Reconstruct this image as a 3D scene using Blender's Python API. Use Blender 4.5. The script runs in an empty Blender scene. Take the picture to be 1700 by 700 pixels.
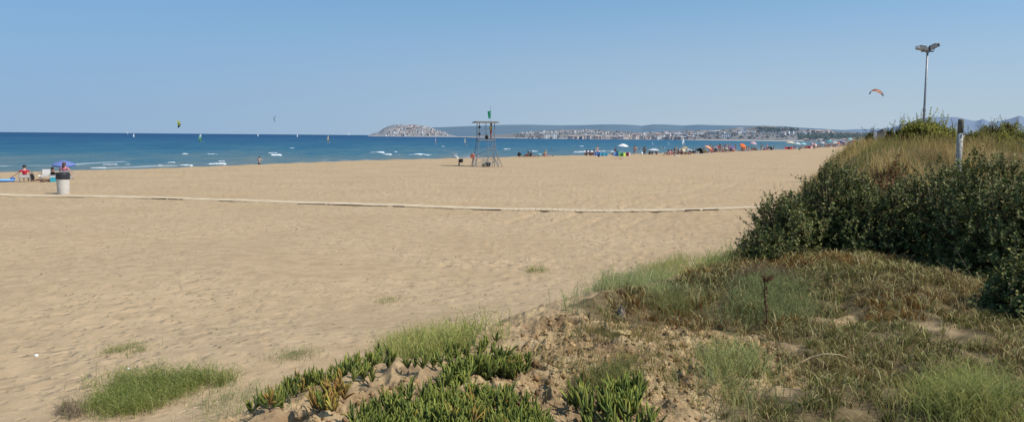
import bpy, bmesh, math, random
import numpy as np
from mathutils import Vector, Matrix
from mathutils.bvhtree import BVHTree

random.seed(11)
RNG = np.random.default_rng(7)
SC = bpy.context.scene
COL = SC.collection

# ------------------------------------------------------------------ camera
F_PX = 1334.0
EYE = np.array([0.0, 0.0, 3.4])
PITCH = math.atan(124.0 / F_PX)
ROLL = 0.0083
fwd = np.array([0, math.cos(PITCH), -math.sin(PITCH)])
rt0 = np.array([1.0, 0, 0])
up0 = np.array([0, math.sin(PITCH), math.cos(PITCH)])
rt = rt0 * math.cos(ROLL) + up0 * math.sin(ROLL)
up = up0 * math.cos(ROLL) - rt0 * math.sin(ROLL)
cam_data = bpy.data.cameras.new('camera')
cam_data.sensor_fit = 'HORIZONTAL'
cam_data.sensor_width = 36.0
cam_data.lens = F_PX / 1700.0 * 36.0
cam_data.clip_start = 0.1
cam_data.clip_end = 60000
cam = bpy.data.objects.new('camera', cam_data)
COL.objects.link(cam)
cam.matrix_world = Matrix(((rt[0], up[0], -fwd[0], EYE[0]), (rt[1], up[1], -fwd[1], EYE[1]),
                           (rt[2], up[2], -fwd[2], EYE[2]), (0, 0, 0, 1)))
SC.camera = cam

def ray(px, py):
    d = fwd + rt * ((px - 850.0) / F_PX) + up * ((350.0 - py) / F_PX)
    return d / d[1]                      # scaled to one metre of depth

def at(px, py, Y):
    return EYE + ray(px, py) * Y

# ------------------------------------------------------------------ noise
def vnoise(x, y, seed=0):
    x = np.asarray(x, float); y = np.asarray(y, float)
    ix = np.floor(x).astype(np.int64); iy = np.floor(y).astype(np.int64)
    fx = x - ix; fy = y - iy
    fx = fx * fx * fx * (fx * (fx * 6 - 15) + 10); fy = fy * fy * fy * (fy * (fy * 6 - 15) + 10)
    def h(a, b):
        n = (a * 374761393 + b * 668265263 + seed * 974634511) & 0xffffffff
        n = ((n ^ (n >> 13)) * 1274126177) & 0xffffffff
        n = ((n ^ (n >> 16)) * 2246822519) & 0xffffffff
        n = n ^ (n >> 15)
        return (n & 0xffffff) / float(0xffffff)
    a = h(ix, iy); b = h(ix + 1, iy); c = h(ix, iy + 1); d = h(ix + 1, iy + 1)
    return (a * (1 - fx) + b * fx) * (1 - fy) + (c * (1 - fx) + d * fx) * fy * 1.0

def fbm(x, y, seed=0, octs=4):
    s = 0; a = 0.5; t = 0
    for k in range(octs):
        c, sn = math.cos(0.6 * k), math.sin(0.6 * k)
        s = s + a * vnoise((x * c - y * sn) * 2 ** k, (x * sn + y * c) * 2 ** k, seed + k * 17); t += a; a *= 0.5
    return s / t

def sstep(a, b, x):
    t = np.clip((x - a) / (b - a), 0, 1)
    return t * t * (3 - 2 * t)

# ------------------------------------------------------------------ terrain
SHORE = np.array([(-300, -230), (-80, 30), (-43.8, 68.7), (-34.8, 78.7), (-28.8, 91.6), (-20.4, 109), (-9.2, 123), (1.0, 136),
                  (17, 156), (39, 184), (83.6, 250), (156, 380), (312, 730), (420, 1000), (520, 1160), (900, 1500), (5000, 4500)], float)
TOE = np.array([(-9, -14), (-6, 0), (-4.5, 4), (-3.2, 6.2), (-1.7, 8.6), (0.3, 11.2), (2.7, 14.2), (5.8, 19), (8.2, 25), (12.6, 39),
                (18.5, 50), (52, 131), (96, 234), (230, 460), (400, 740), (560, 1000), (1200, 1500), (6000, 4500)], float)

def sdist(poly, x, y):
    """signed distance, positive on the right of the line"""
    best = np.full(np.shape(x), 1e18); sg = np.ones(np.shape(x))
    for (ax, ay), (bx, by) in zip(poly[:-1], poly[1:]):
        dx, dy = bx - ax, by - ay; L2 = dx * dx + dy * dy
        t = np.clip(((x - ax) * dx + (y - ay) * dy) / L2, 0, 1)
        ex = x - (ax + t * dx); ey = y - (ay + t * dy)
        d2 = ex * ex + ey * ey
        cr = dx * (y - ay) - dy * (x - ax)
        m = d2 < best - 1e-9
        best = np.where(m, d2, best); sg = np.where(m, np.where(cr < 0, 1.0, -1.0), sg)
    return np.sqrt(best) * sg

SEA_Z = -0.7
BUMPS = [(0.55, 7.9, 0.9, 0.10), (4.3, 9.3, 0.9, 0.22), (2.6, 8.2, 0.8, 0.05), (-4.0, 11.8, 1.3, 0.14), (-0.6, 13.0, 1.2, 0.14),
         (13.2, 27, 3.0, 0.25), (5.6, 9.6, 0.9, -0.10)]

def base_h(x, y):
    x = np.asarray(x, float); y = np.asarray(y, float)
    sC = sdist(SHORE, x, y); sT = sdist(TOE, x, y)
    und = (fbm(x / 9.0, y / 9.0, 3, 3) - 0.5)
    beach = np.where(sC > 0, und * 0.22 * sstep(0, 10, sC) + 0.05 * (vnoise(x / 3, y / 3, 4) - .5), 0)
    beach = np.where(sC < 0, np.maximum(-0.11 * (-sC) - 0.0012 * sC * sC, -4.0), beach)
    A = np.interp(y, [-20, 10.5, 14, 19, 25, 40, 60, 120, 300, 800], [1.75, 1.68, 1.7, 2.25, 2.9, 3.0, 2.85, 2.65, 2.4, 2.2])
    W = np.interp(y, [-20, 9, 14, 25, 60, 200], [2.3, 2.3, 2.7, 3.4, 4.2, 8.0])
    sm = sstep(0, 1, sT / W)
    apron = 0.30 * sstep(-6, 1.0, sT) * sstep(34, 18, y)
    z = beach * (1 - sm) + apron * (1 - sm) + A * sm
    z = z + sm * (fbm(x / 2.6, y / 2.6, 9, 3) - 0.5) * 0.35 + sm * sstep(8, 30, sT) * (vnoise(x / 11, y / 11, 21) - 0.5) * 0.8
    for bx, by, s, a in BUMPS:
        z = z + a * np.exp(-((x - bx) ** 2 + (y - by) ** 2) / (2 * s * s))
    return z

def gp(px, py, Ymax=1500.0):
    """where the view through this point of the photograph meets the ground"""
    d = ray(px, py)
    Y = np.concatenate([np.linspace(3, 30, 800), np.geomspace(30.05, Ymax, 1600)])
    z = EYE[2] + d[2] * Y
    under = z < base_h(d[0] * Y, Y)
    if not under.any():
        return at(px, py, Ymax)
    k = int(np.argmax(under)); a, b = Y[max(k - 1, 0)], Y[k]
    for _ in range(24):
        m = 0.5 * (a + b)
        if EYE[2] + d[2] * m < float(base_h(d[0] * m, m)): b = m
        else: a = m
    return EYE + d * b

def gz(x, y):
    return float(full_h(np.array([x]), np.array([y]))[0])

def poly_w(pts):
    return np.array([gp(*p)[:2] for p in pts])

def inside(poly, x, y):
    r = np.zeros(np.shape(x), bool)
    n = len(poly)
    for i in range(n):
        x1, y1 = poly[i]; x2, y2 = poly[(i + 1) % n]
        c = ((y1 > y) != (y2 > y)) & (x < (x2 - x1) * (y - y1) / (y2 - y1 + 1e-12) + x1)
        r ^= c
    return r

def polyd(poly, x, y):
    """distance inside a polygon (negative outside)"""
    best = np.full(np.shape(x), 1e18); n = len(poly)
    for i in range(n):
        ax, ay = poly[i]; bx, by = poly[(i + 1) % n]
        dx, dy = bx - ax, by - ay
        t = np.clip(((x - ax) * dx + (y - ay) * dy) / (dx * dx + dy * dy + 1e-12), 0, 1)
        best = np.minimum(best, (x - ax - t * dx) ** 2 + (y - ay - t * dy) ** 2)
    return np.sqrt(best) * np.where(inside(poly, x, y), 1, -1)

SOIL = [poly_w(p) for p in (
    [(800, 640), (830, 585), (875, 548), (940, 525), (1040, 530), (1150, 540), (1230, 560), (1330, 590), (1330, 650), (1210, 640), (1170, 700), (1050, 730), (880, 690), (850, 650)],
    [(560, 690), (600, 655), (720, 640), (850, 640), (880, 660), (760, 690), (600, 720), (480, 740), (470, 700)],
    [(1365, 524), (1410, 518), (1420, 532), (1375, 540)], [(1540, 544), (1562, 543), (1566, 551), (1546, 552)])]

def soil_mask(x, y):
    m = np.zeros(np.shape(x))
    n = (fbm(x * 2.2, y * 2.2, 31, 4) - 0.5) * 1.0
    for p in SOIL:
        m = np.maximum(m, sstep(-0.12, 0.16, polyd(p, x, y) + n * 0.55))
    return m

TURF_SIDE = np.array([(.1, 6.4), (.4, 7.4), (1.4, 8.9), (2.6, 10.7), (3.4, 12.6), (4, 14), (60, 14), (60, 0), (2.5, 0), (1.5, 3)])
def bare_mask(x, y, sT):
    t = inside(TURF_SIDE, x, y) | (y > 14) | (y < 2)
    return sstep(.3, 1.2, sT + (vnoise(x * 1.3, y * 1.3, 91) - .5) * 1.0) * (~t), t

def full_h(x, y):
    z = base_h(x, y)
    sT = sdist(TOE, x, y); sC = sdist(SHORE, x, y)
    sand = sstep(1.2, -0.4, sT) * sstep(-1, 4, sC)
    # trodden sand: dimples and little ridges left by feet
    wx = x + 0.5 * (vnoise(x * 0.9, y * 0.9, 61) - .5); wy = y + 0.5 * (vnoise(x * 0.9, y * 0.9, 62) - .5)
    dens = sstep(0.25, 0.75, vnoise(x / 7 + 3, y / 7, 71)) * 0.6 + 0.25 + 0.35 * sstep(-4, 6, x) * sstep(40, 32, y)
    n1 = vnoise(wx * 2.4, wy * 2.4, 63); n2 = vnoise(wx * 4.7, wy * 4.7, 64)
    dim = -0.028 * np.clip(0.42 - n1, 0, 1) ** 1.0 * 2 + 0.05 * np.clip(n2 - 0.55, 0, 1) * 1.5 - 0.05 * np.clip(0.35 - n2, 0, 1)
    z = z + sand * dens * dim * sstep(160, 60, y)
    for off in (-5.2, -6.9, -8.4, -10.1):   # wheel ruts along the foot of the dune
        w = 0.5 * (vnoise(x / 13, y / 13, 5) - .5)
        z = z - 0.05 * sand * np.exp(-((sT - off - w) / 0.16) ** 2) * sstep(26, 34, y) * sstep(0.3, 0.55, vnoise(x / 5, y / 5, 6))
    # earth clods
    so = np.maximum(soil_mask(x, y), .62 * bare_mask(x, y, sT)[0])
    r1 = np.abs(vnoise(x * 5.5, y * 5.5, 41) - .5) * 2; r2 = vnoise(x * 13, y * 13, 42); r3 = vnoise(x * 29, y * 29, 43)
    z = z + so * sstep(3.2, 2.6, x) * (.45 + .75 * sstep(.3, .65, vnoise(x * 1.7, y * 1.7, 45))) * ((0.5 - r1) * 0.10 + (r2 - .5) * 0.055 + (r3 - .5) * 0.026)
    # tussocky turf
    tu = sstep(0.2, 2.0, sT) * (1 - so) * sstep(60, 20, y)
    z = z + tu * ((vnoise(x * 1.9, y * 1.9, 51) - .5) * 0.11 + (vnoise(x * 5, y * 5, 52) - .5) * 0.07 * sstep(16, 11, y))
    return z

# ------------------------------------------------------------------ materials
MATS = {}
def new_mat(name):
    m = bpy.data.materials.new(name); m.use_nodes = True
    nt = m.node_tree; nt.nodes.clear()
    out = nt.nodes.new('ShaderNodeOutputMaterial')
    return m, nt, out

def N(nt, t, **kw):
    n = nt.nodes.new(t)
    for k, v in kw.items():
        if k in n.inputs: n.inputs[k].default_value = v
        else: setattr(n, k, v)
    return n

def rgb(*c): return (c[0], c[1], c[2], 1.0)

def mat(name, c, rough=0.75, var=0.18, scale=6.0, spec=0.3, metal=0.0, trans=0.0):
    if name in MATS: return MATS[name]
    m, nt, out = new_mat(name)
    co = N(nt, 'ShaderNodeTexCoord'); no = N(nt, 'ShaderNodeTexNoise', Scale=scale, Detail=4.0)
    nt.links.new(co.outputs['Object'], no.inputs['Vector'])
    mr = N(nt, 'ShaderNodeMapRange'); mr.inputs['From Min'].default_value = 0.3; mr.inputs['From Max'].default_value = 0.7
    mr.inputs['To Min'].default_value = 1 - var; mr.inputs['To Max'].default_value = 1 + var
    nt.links.new(no.outputs['Fac'], mr.inputs['Value'])
    mx = N(nt, 'ShaderNodeVectorMath', operation='SCALE'); mx.inputs[0].default_value = c[:3]
    nt.links.new(mr.outputs[0], mx.inputs['Scale'])
    p = N(nt, 'ShaderNodeBsdfPrincipled'); p.inputs['Roughness'].default_value = rough
    p.inputs['Specular IOR Level'].default_value = spec; p.inputs['Metallic'].default_value = metal
    nt.links.new(mx.outputs[0], p.inputs['Base Color'])
    sh = p.outputs[0]
    if trans > 0:
        tr = N(nt, 'ShaderNodeBsdfTranslucent'); nt.links.new(mx.outputs[0], tr.inputs['Color'])
        ms = N(nt, 'ShaderNodeMixShader'); ms.inputs[0].default_value = trans
        nt.links.new(p.outputs[0], ms.inputs[1]); nt.links.new(tr.outputs[0], ms.inputs[2]); sh = ms.outputs[0]
    nt.links.new(sh, out.inputs['Surface'])
    MATS[name] = m
    return m

def leaf_mat(name, rough=0.6, spec=0.25, trans=0.25):
    """takes each leaf's or blade's own colour from the mesh"""
    if name in MATS: return MATS[name]
    m, nt, out = new_mat(name)
    at_ = N(nt, 'ShaderNodeAttribute', attribute_name='Col')
    p = N(nt, 'ShaderNodeBsdfPrincipled'); p.inputs['Roughness'].default_value = rough; p.inputs['Specular IOR Level'].default_value = spec
    tr = N(nt, 'ShaderNodeBsdfTranslucent')
    ms = N(nt, 'ShaderNodeMixShader'); ms.inputs[0].default_value = trans
    nt.links.new(at_.outputs['Color'], p.inputs['Base Color']); nt.links.new(at_.outputs['Color'], tr.inputs['Color'])
    nt.links.new(p.outputs[0], ms.inputs[1]); nt.links.new(tr.outputs[0], ms.inputs[2])
    nt.links.new(ms.outputs[0], out.inputs['Surface'])
    MATS[name] = m
    return m

# ------------------------------------------------------------------ objects
def tag(o, label=None, cat=None, group=None, kind=None):
    if label: o['label'] = label
    if cat: o['category'] = cat
    if group: o['group'] = group
    if kind: o['kind'] = kind
    return o

def link(o, parent=None):
    COL.objects.link(o)
    if parent is not None: o.parent = parent
    return o

def empty(name, loc, label=None, cat=None, group=None, rz=0.0):
    o = bpy.data.objects.new(name, None); o.empty_display_size = 0.2
    o.location = tuple(float(v) for v in loc); o.rotation_euler = (0, 0, rz)
    link(o); return tag(o, label, cat, group)

def np_obj(name, V, T, C, m, parent=None, smooth=False):
    V = np.asarray(V, np.float32); T = np.asarray(T, np.int32)
    me = bpy.data.meshes.new(name)
    k = T.shape[1]
    me.vertices.add(len(V)); me.vertices.foreach_set('co', V.ravel())
    me.loops.add(T.size); me.loops.foreach_set('vertex_index', T.ravel())
    me.polygons.add(len(T)); me.polygons.foreach_set('loop_start', np.arange(0, T.size, k, dtype=np.int32))
    me.polygons.foreach_set('loop_total', np.full(len(T), k, np.int32))
    if smooth: me.polygons.foreach_set('use_smooth', np.ones(len(T), bool))
    if C is not None:
        a = me.color_attributes.new('Col', 'FLOAT_COLOR', 'POINT')
        C4 = np.ones((len(V), 4), np.float32); C4[:, :C.shape[1]] = C
        a.data.foreach_set('color', C4.ravel())
    me.update(calc_edges=True)
    me.materials.append(m)
    return link(bpy.data.objects.new(name, me), parent)

class MB:
    def __init__(s): s.v = []; s.f = []
    def add(s, vs, fs):
        b = len(s.v); s.v += [tuple(map(float, v)) for v in vs]; s.f += [tuple(i + b for i in f) for f in fs]; return s
    def box(s, c, d, rot=None, taper=1.0):
        vs = []
        for z in (-1, 1):
            k = taper if z > 0 else 1.0
            for x, y in ((-1, -1), (1, -1), (1, 1), (-1, 1)):
                v = Vector((x * d[0] / 2 * k, y * d[1] / 2 * k, z * d[2] / 2))
                if rot is not None: v = rot @ v
                vs.append(v + Vector(c))
        return s.add(vs, [(3, 2, 1, 0), (4, 5, 6, 7), (0, 1, 5, 4), (1, 2, 6, 5), (2, 3, 7, 6), (3, 0, 4, 7)])
    def tube(s, pts, r, n=8, cap=True):
        pts = [Vector(p) for p in pts]; rr = r if isinstance(r, (list, tuple)) else [r] * len(pts)
        vs = []; fs = []
        for i, p in enumerate(pts):
            t = (pts[min(i + 1, len(pts) - 1)] - pts[max(i - 1, 0)]).normalized()
            a = t.cross(Vector((0, 0, 1)) if abs(t.z) < 0.9 else Vector((1, 0, 0))).normalized(); b = t.cross(a)
            for k in range(n):
                w = 2 * math.pi * k / n
                vs.append(p + (a * math.cos(w) + b * math.sin(w)) * rr[i])
        for i in range(len(pts) - 1):
            for k in range(n):
                k2 = (k + 1) % n
                fs.append((i * n + k, i * n + k2, (i + 1) * n + k2, (i + 1) * n + k))
        if cap:
            fs.append(tuple(range(n - 1, -1, -1))); fs.append(tuple(range((len(pts) - 1) * n, len(pts) * n)))
        return s.add(vs, fs)
    def lathe(s, prof, n=24, c=(0, 0, 0), cap=True):
        vs = []; fs = []
        for r, z in prof:
            for k in range(n):
                w = 2 * math.pi * k / n; vs.append((c[0] + r * math.cos(w), c[1] + r * math.sin(w), c[2] + z))
        for i in range(len(prof) - 1):
            for k in range(n):
                k2 = (k + 1) % n; fs.append((i * n + k, i * n + k2, (i + 1) * n + k2, (i + 1) * n + k))
        if cap:
            fs.append(tuple(range(n - 1, -1, -1))); fs.append(tuple(range((len(prof) - 1) * n, len(prof) * n)))
        return s.add(vs, fs)
    def blob(s, c, r, seed=0, amp=0.25, n=12, m=8):
        rs = random.Random(seed); vs = []; fs = []
        ph = [rs.uniform(0, 6.3) for _ in range(6)]
        for i in range(m + 1):
            th = math.pi * i / m
            for k in range(n):
                w = 2 * math.pi * k / n
                q = 1 + amp * (math.sin(2 * w + ph[0] + th) * 0.5 + math.sin(3 * w + ph[1] - 2 * th) * 0.35 + math.sin(5 * w + 3 * th + ph[2]) * 0.25 + rs.uniform(-.25, .25) * (0 < i < m))
                if i in (0, m): q = 1
                vs.append((c[0] + r[0] * q * math.sin(th) * math.cos(w), c[1] + r[1] * q * math.sin(th) * math.sin(w), c[2] + r[2] * q * math.cos(th)))
        for i in range(m):
            for k in range(n):
                k2 = (k + 1) % n; fs.append((i * n + k, (i + 1) * n + k, (i + 1) * n + k2, i * n + k2))
        return s.add(vs, fs)
    def build(s, name, m, parent=None, smooth=False):
        me = bpy.data.meshes.new(name); me.from_pydata(s.v, [], s.f); me.validate(); me.update()
        bm = bmesh.new(); bm.from_mesh(me); bmesh.ops.remove_doubles(bm, verts=bm.verts, dist=1e-5)
        bmesh.ops.recalc_face_normals(bm, faces=bm.faces); bm.to_mesh(me); bm.free()
        if smooth:
            me.polygons.foreach_set('use_smooth', np.ones(len(me.polygons), bool))
        me.materials.append(m)
        return link(bpy.data.objects.new(name, me), parent)

def copy_tree(o, parent=None, mats=None):
    c = o.copy(); COL.objects.link(c); c.parent = parent
    for ch in list(o.children):
        copy_tree(ch, c)
    return c

def own_mat(o, m):
    o.material_slots[0].link = 'OBJECT'; o.material_slots[0].material = m

def child(o, name):
    for c in o.children:
        if c.name.split('.')[0] == name: return c
    return None
# ------------------------------------------------------------------ people
SKIN = [mat('skin_tan', (.42, .24, .16), .6, .06), mat('skin_fair', (.55, .35, .26), .6, .06), mat('skin_brown', (.27, .15, .10), .6, .06)]
HAIRM = [mat('hair_dark', (.025, .018, .014), .6, .1), mat('hair_brown', (.09, .05, .03), .6, .1), mat('hair_fair', (.33, .24, .13), .6, .1)]
CL = {k: mat('cloth_' + k, c, .85, .08) for k, c in dict(black=(.018, .018, .022), red=(.55, .03, .06), white=(.72, .72, .72), blue=(.05, .12, .42), yellow=(.78, .66, .10), green=(.06, .26, .10),
      pink=(.62, .22, .28), orange=(.65, .18, .05), purple=(.15, .10, .28), khaki=(.17, .17, .10), grey=(.24, .25, .27), navy=(.02, .035, .10), teal=(.03, .30, .36)).items()}

def skin_mesh(name, V, E, R, m, parent, sub=1, root=0):
    me = bpy.data.meshes.new(name)
    me.from_pydata([tuple(v) for v in V], E, []); me.update()
    o = bpy.data.objects.new(name, me); COL.objects.link(o)
    bm = bmesh.new(); bm.from_mesh(me); ly = bm.verts.layers.skin.verify()
    for v, r in zip(bm.verts, R):
        v[ly].radius = (r, r) if not isinstance(r, tuple) else r
        v[ly].use_root = False
    bm.verts.ensure_lookup_table(); bm.verts[root][ly].use_root = True
    bm.to_mesh(me); bm.free()
    o.modifiers.new('skin', 'SKIN').use_smooth_shade = True
    s = o.modifiers.new('sub', 'SUBSURF'); s.levels = sub; s.render_levels = sub
    bpy.context.view_layer.update()
    dg = bpy.context.evaluated_depsgraph_get()
    me2 = bpy.data.meshes.new_from_object(o.evaluated_get(dg)); me2.name = name
    bpy.data.objects.remove(o); bpy.data.meshes.remove(me)
    me2.materials.clear(); me2.materials.append(m)
    me2.polygons.foreach_set('use_smooth', np.ones(len(me2.polygons), bool))
    return link(bpy.data.objects.new(name, me2), parent)

def person_proto(pose, long_hair=False, top=False, legs='shorts'):
    """faces +y; returns an Empty at the feet or seat with body, hair, shorts and top"""
    P = dict(pose)
    V = []; E = []; R = []
    def a(p, r, to=None):
        V.append(Vector(p)); R.append(r)
        if to is not None: E.append((to, len(V) - 1))
        return len(V) - 1
    pel = Vector(P['pelvis']); ch = Vector(P['chest']); hd = Vector(P['head']); fw = Vector(P.get('face', (0, 1, 0)))
    nk = ch.lerp(hd, .48)
    i0 = a(pel, (.135, .10)); i1 = a(pel.lerp(ch, .5), (.115, .085), i0); i2 = a(ch, (.14, .10), i1); i3 = a(nk, .052, i2)
    upv = (hd - nk).normalized()
    i4 = a(hd - upv * .035 + fw * .012, .078, i3); i5 = a(hd + upv * .06, (.088, .094), i4)
    a(hd - upv * .015 + fw * .105, .015, i4)                                  # nose
    side = fw.cross(upv).normalized()
    for s in (-1, 1):
        a(hd + side * s * .086 - upv * .005, .014, i4)                        # ears
        sh = Vector(P['sh' + 'LR'[s > 0]]); el = Vector(P['el' + 'LR'[s > 0]]); wr = Vector(P['wr' + 'LR'[s > 0]])
        j = a(sh, .055, i2); j = a(el, .038, j); j = a(wr, .026, j)
        hdv = (wr - el).normalized(); pm = wr + hdv * .07
        acr = hdv.cross(fw if abs(hdv.dot(fw)) < .9 else Vector((0, 0, 1))).normalized(); nrm = acr.cross(hdv)
        jp = a(pm, (.036, .018), j)
        for f in range(4):
            b0 = pm + acr * (f - 1.5) * .021 + hdv * .035; ln = (.062, .075, .07, .052)[f]
            q = a(b0, .0095, jp); q = a(b0 + hdv * ln * .55 - nrm * .008, .0085, q); a(b0 + hdv * ln * .95 - nrm * .024, .0075, q)
        q = a(wr + hdv * .03 + acr * -.035, .0115, j); a(wr + hdv * .075 + acr * -.06 - nrm * .01, .009, q)
        hp = Vector(P['hip' + 'LR'[s > 0]]); kn = Vector(P['kn' + 'LR'[s > 0]]); an = Vector(P['an' + 'LR'[s > 0]])
        j = a(hp, .085, i0); j = a(kn, .055, j); j = a(kn.lerp(an, .35), .056, j); j = a(an, .036, j)
        ft = Vector(P['toe' + 'LR'[s > 0]]); a(an.lerp(ft, .55), .036, j); a(ft, .026, len(V) - 1)
    root = empty('person', (0, 0, 0))
    skin_mesh('body', V, E, R, SKIN[0], root)
    # hair: a cap over the crown and the back of the head
    hb = MB(); vs = []; fs = []
    nn, mm = 14, 7
    c = hd + upv * .035 - fw * .008
    for i in range(mm + 1):
        th = math.pi * .62 * i / mm
        for k in range(nn):
            w_ = 2 * math.pi * k / nn
            d = upv * math.cos(th) + (fw * math.cos(w_) + side * math.sin(w_)) * math.sin(th)
            low = max(0.0, math.cos(w_)) * max(0, (th - 1.0)) * .9
            q = 1.0 + .05 * math.sin(3 * w_ + i)
            p = c + d * .118 * q + upv * low * .11
            if long_hair and i >= mm - 1: p = p - upv * (.05 + .16 * max(0, -math.cos(w_))) - fw * .015
            vs.append(p)
    for i in range(mm):
        for k in range(nn):
            k2 = (k + 1) % nn; fs.append((i * nn + k, i * nn + k2, (i + 1) * nn + k2, (i + 1) * nn + k))
    hb.add(vs, fs); hb.build('hair', HAIRM[0], root, smooth=True)
    # shorts or trousers
    V2 = [pel + (ch - pel).normalized() * .07, pel]; R2 = [(.142, .112), (.152, .118)]; E2 = [(0, 1)]
    for s in 'LR':
        hp = Vector(P['hip' + s]); kn = Vector(P['kn' + s]); an = Vector(P['an' + s])
        V2.append(hp); R2.append(.103); E2.append((1, len(V2) - 1)); V2.append(hp.lerp(kn, .55)); R2.append(.09); E2.append((len(V2) - 2, len(V2) - 1))
        if legs == 'trousers':
            V2.append(kn); R2.append(.075); E2.append((len(V2) - 2, len(V2) - 1)); V2.append(kn.lerp(an, .92)); R2.append(.062); E2.append((len(V2) - 2, len(V2) - 1))
    skin_mesh('trousers' if legs == 'trousers' else 'shorts', V2, E2, R2, CL['black'], root, root=1)
    if top:
        V3 = [pel + (ch - pel).normalized() * .08, pel.lerp(ch, .5), ch, ch.lerp(nk, .42)]; R3 = [(.148, .116), (.132, .102), (.156, .116), (.075, .07)]; E3 = [(0, 1), (1, 2), (2, 3)]
        for s in 'LR':
            V3.append(Vector(P['sh' + s])); R3.append(.068); E3.append((2, len(V3) - 1)); V3.append(Vector(P['sh' + s]).lerp(Vector(P['el' + s]), .6)); R3.append(.06); E3.append((len(V3) - 2, len(V3) - 1))
        skin_mesh('shirt', V3, E3, R3, CL['red'], root, root=2)
    return root

def sym(d, **kw):
    r = dict(d); r.update(kw)
    return r
STAND = dict(pelvis=(0, 0, .93), chest=(0, -.01, 1.30), head=(0, .02, 1.60), shL=(-.19, -.01, 1.39), shR=(.19, -.01, 1.39), elL=(-.27, -.03, 1.12), elR=(.27, -.03, 1.12), wrL=(-.28, .05, .88), wrR=(.28, .05, .88),
             hipL=(-.10, 0, .86), hipR=(.10, 0, .86), knL=(-.115, .02, .48), knR=(.115, .02, .48), anL=(-.125, -.02, .075), anR=(.125, -.02, .075), toeL=(-.15, .14, .03), toeR=(.15, .14, .03))
AKIMBO = sym(STAND, elL=(-.40, -.06, 1.16), elR=(.40, -.06, 1.16), wrL=(-.20, .07, .99), wrR=(.20, .07, .99))
REACH = sym(STAND, elL=(-.36, .10, 1.20), elR=(.36, .10, 1.20), wrL=(-.33, .34, 1.22), wrR=(.33, .34, 1.22))
WALK = sym(STAND, knL=(-.11, .18, .50), anL=(-.11, .24, .09), toeL=(-.12, .40, .05), knR=(.11, -.06, .47), anR=(.11, -.33, .12), toeR=(.12, -.24, .03), wrR=(.26, .20, .92), wrL=(-.26, -.16, .90))
SIT = dict(pelvis=(0, 0, .13), chest=(0, -.10, .50), head=(0, -.08, .81), shL=(-.19, -.11, .59), shR=(.19, -.11, .59), elL=(-.30, .06, .38), elR=(.30, .06, .38), wrL=(-.20, .28, .40), wrR=(.20, .28, .40),
           hipL=(-.10, .03, .12), hipR=(.10, .03, .12), knL=(-.15, .38, .40), knR=(.15, .38, .40), anL=(-.14, .62, .075), anR=(.14, .62, .075), toeL=(-.15, .78, .03), toeR=(.15, .78, .03))
CHAIR = dict(pelvis=(0, 0, .34), chest=(0, -.12, .70), head=(0, -.10, 1.01), shL=(-.19, -.13, .79), shR=(.19, -.13, .79), elL=(-.36, .0, .55), elR=(.36, .0, .55), wrL=(-.34, .24, .50), wrR=(.34, .24, .50),
             hipL=(-.10, .04, .33), hipR=(.10, .04, .33), knL=(-.13, .42, .42), knR=(.13, .42, .42), anL=(-.13, .66, .075), anR=(.13, .66, .075), toeL=(-.14, .82, .03), toeR=(.14, .82, .03))
CHAIRARM = sym(CHAIR, elL=(-.46, -.02, .58), wrL=(-.70, .10, .40))
LIE = dict(pelvis=(0, 0, .12), chest=(0, -.38, .13), head=(0, -.70, .15), face=(0, 0, 1), shL=(-.19, -.47, .12), shR=(.19, -.47, .12), elL=(-.34, -.26, .07), elR=(.34, -.26, .07), wrL=(-.30, 0, .06), wrR=(.30, 0, .06),
           hipL=(-.10, .06, .11), hipR=(.10, .06, .11), knL=(-.13, .46, .16), knR=(.13, .46, .16), anL=(-.13, .86, .06), anR=(.13, .86, .06), toeL=(-.16, .93, .15), toeR=(.16, .93, .15))
PP = dict(stand=person_proto(STAND), akimbo=person_proto(AKIMBO), reach=person_proto(REACH, top=True, legs='trousers'), walk=person_proto(WALK, top=True), sit=person_proto(SIT, long_hair=True),
          sit_top=person_proto(SIT, top=True), chair=person_proto(CHAIR, long_hair=True, top=True), chairarm=person_proto(CHAIRARM, top=True), lie=person_proto(LIE), guard=person_proto(AKIMBO, top=True), trousers=person_proto(STAND, top=True, legs='trousers'))
first = {k: True for k in PP}

def put_person(kind, loc, rz, label, group=None, skin=0, hair=0, shorts='black', shirt=None, s=1.0):
    if first[kind]: o = PP[kind]; first[kind] = False
    else: o = copy_tree(PP[kind])
    o.location = tuple(float(v) for v in loc); o.rotation_euler = (0, 0, rz); o.scale = (s, s, s)
    tag(o, label, 'person', group)
    own_mat(child(o, 'body'), SKIN[skin]); own_mat(child(o, 'hair'), HAIRM[hair])
    for nm, c in (('shorts', shorts), ('trousers', shorts), ('shirt', shirt)):
        h = child(o, nm)
        if h and c: own_mat(h, CL[c])
    return o

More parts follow.
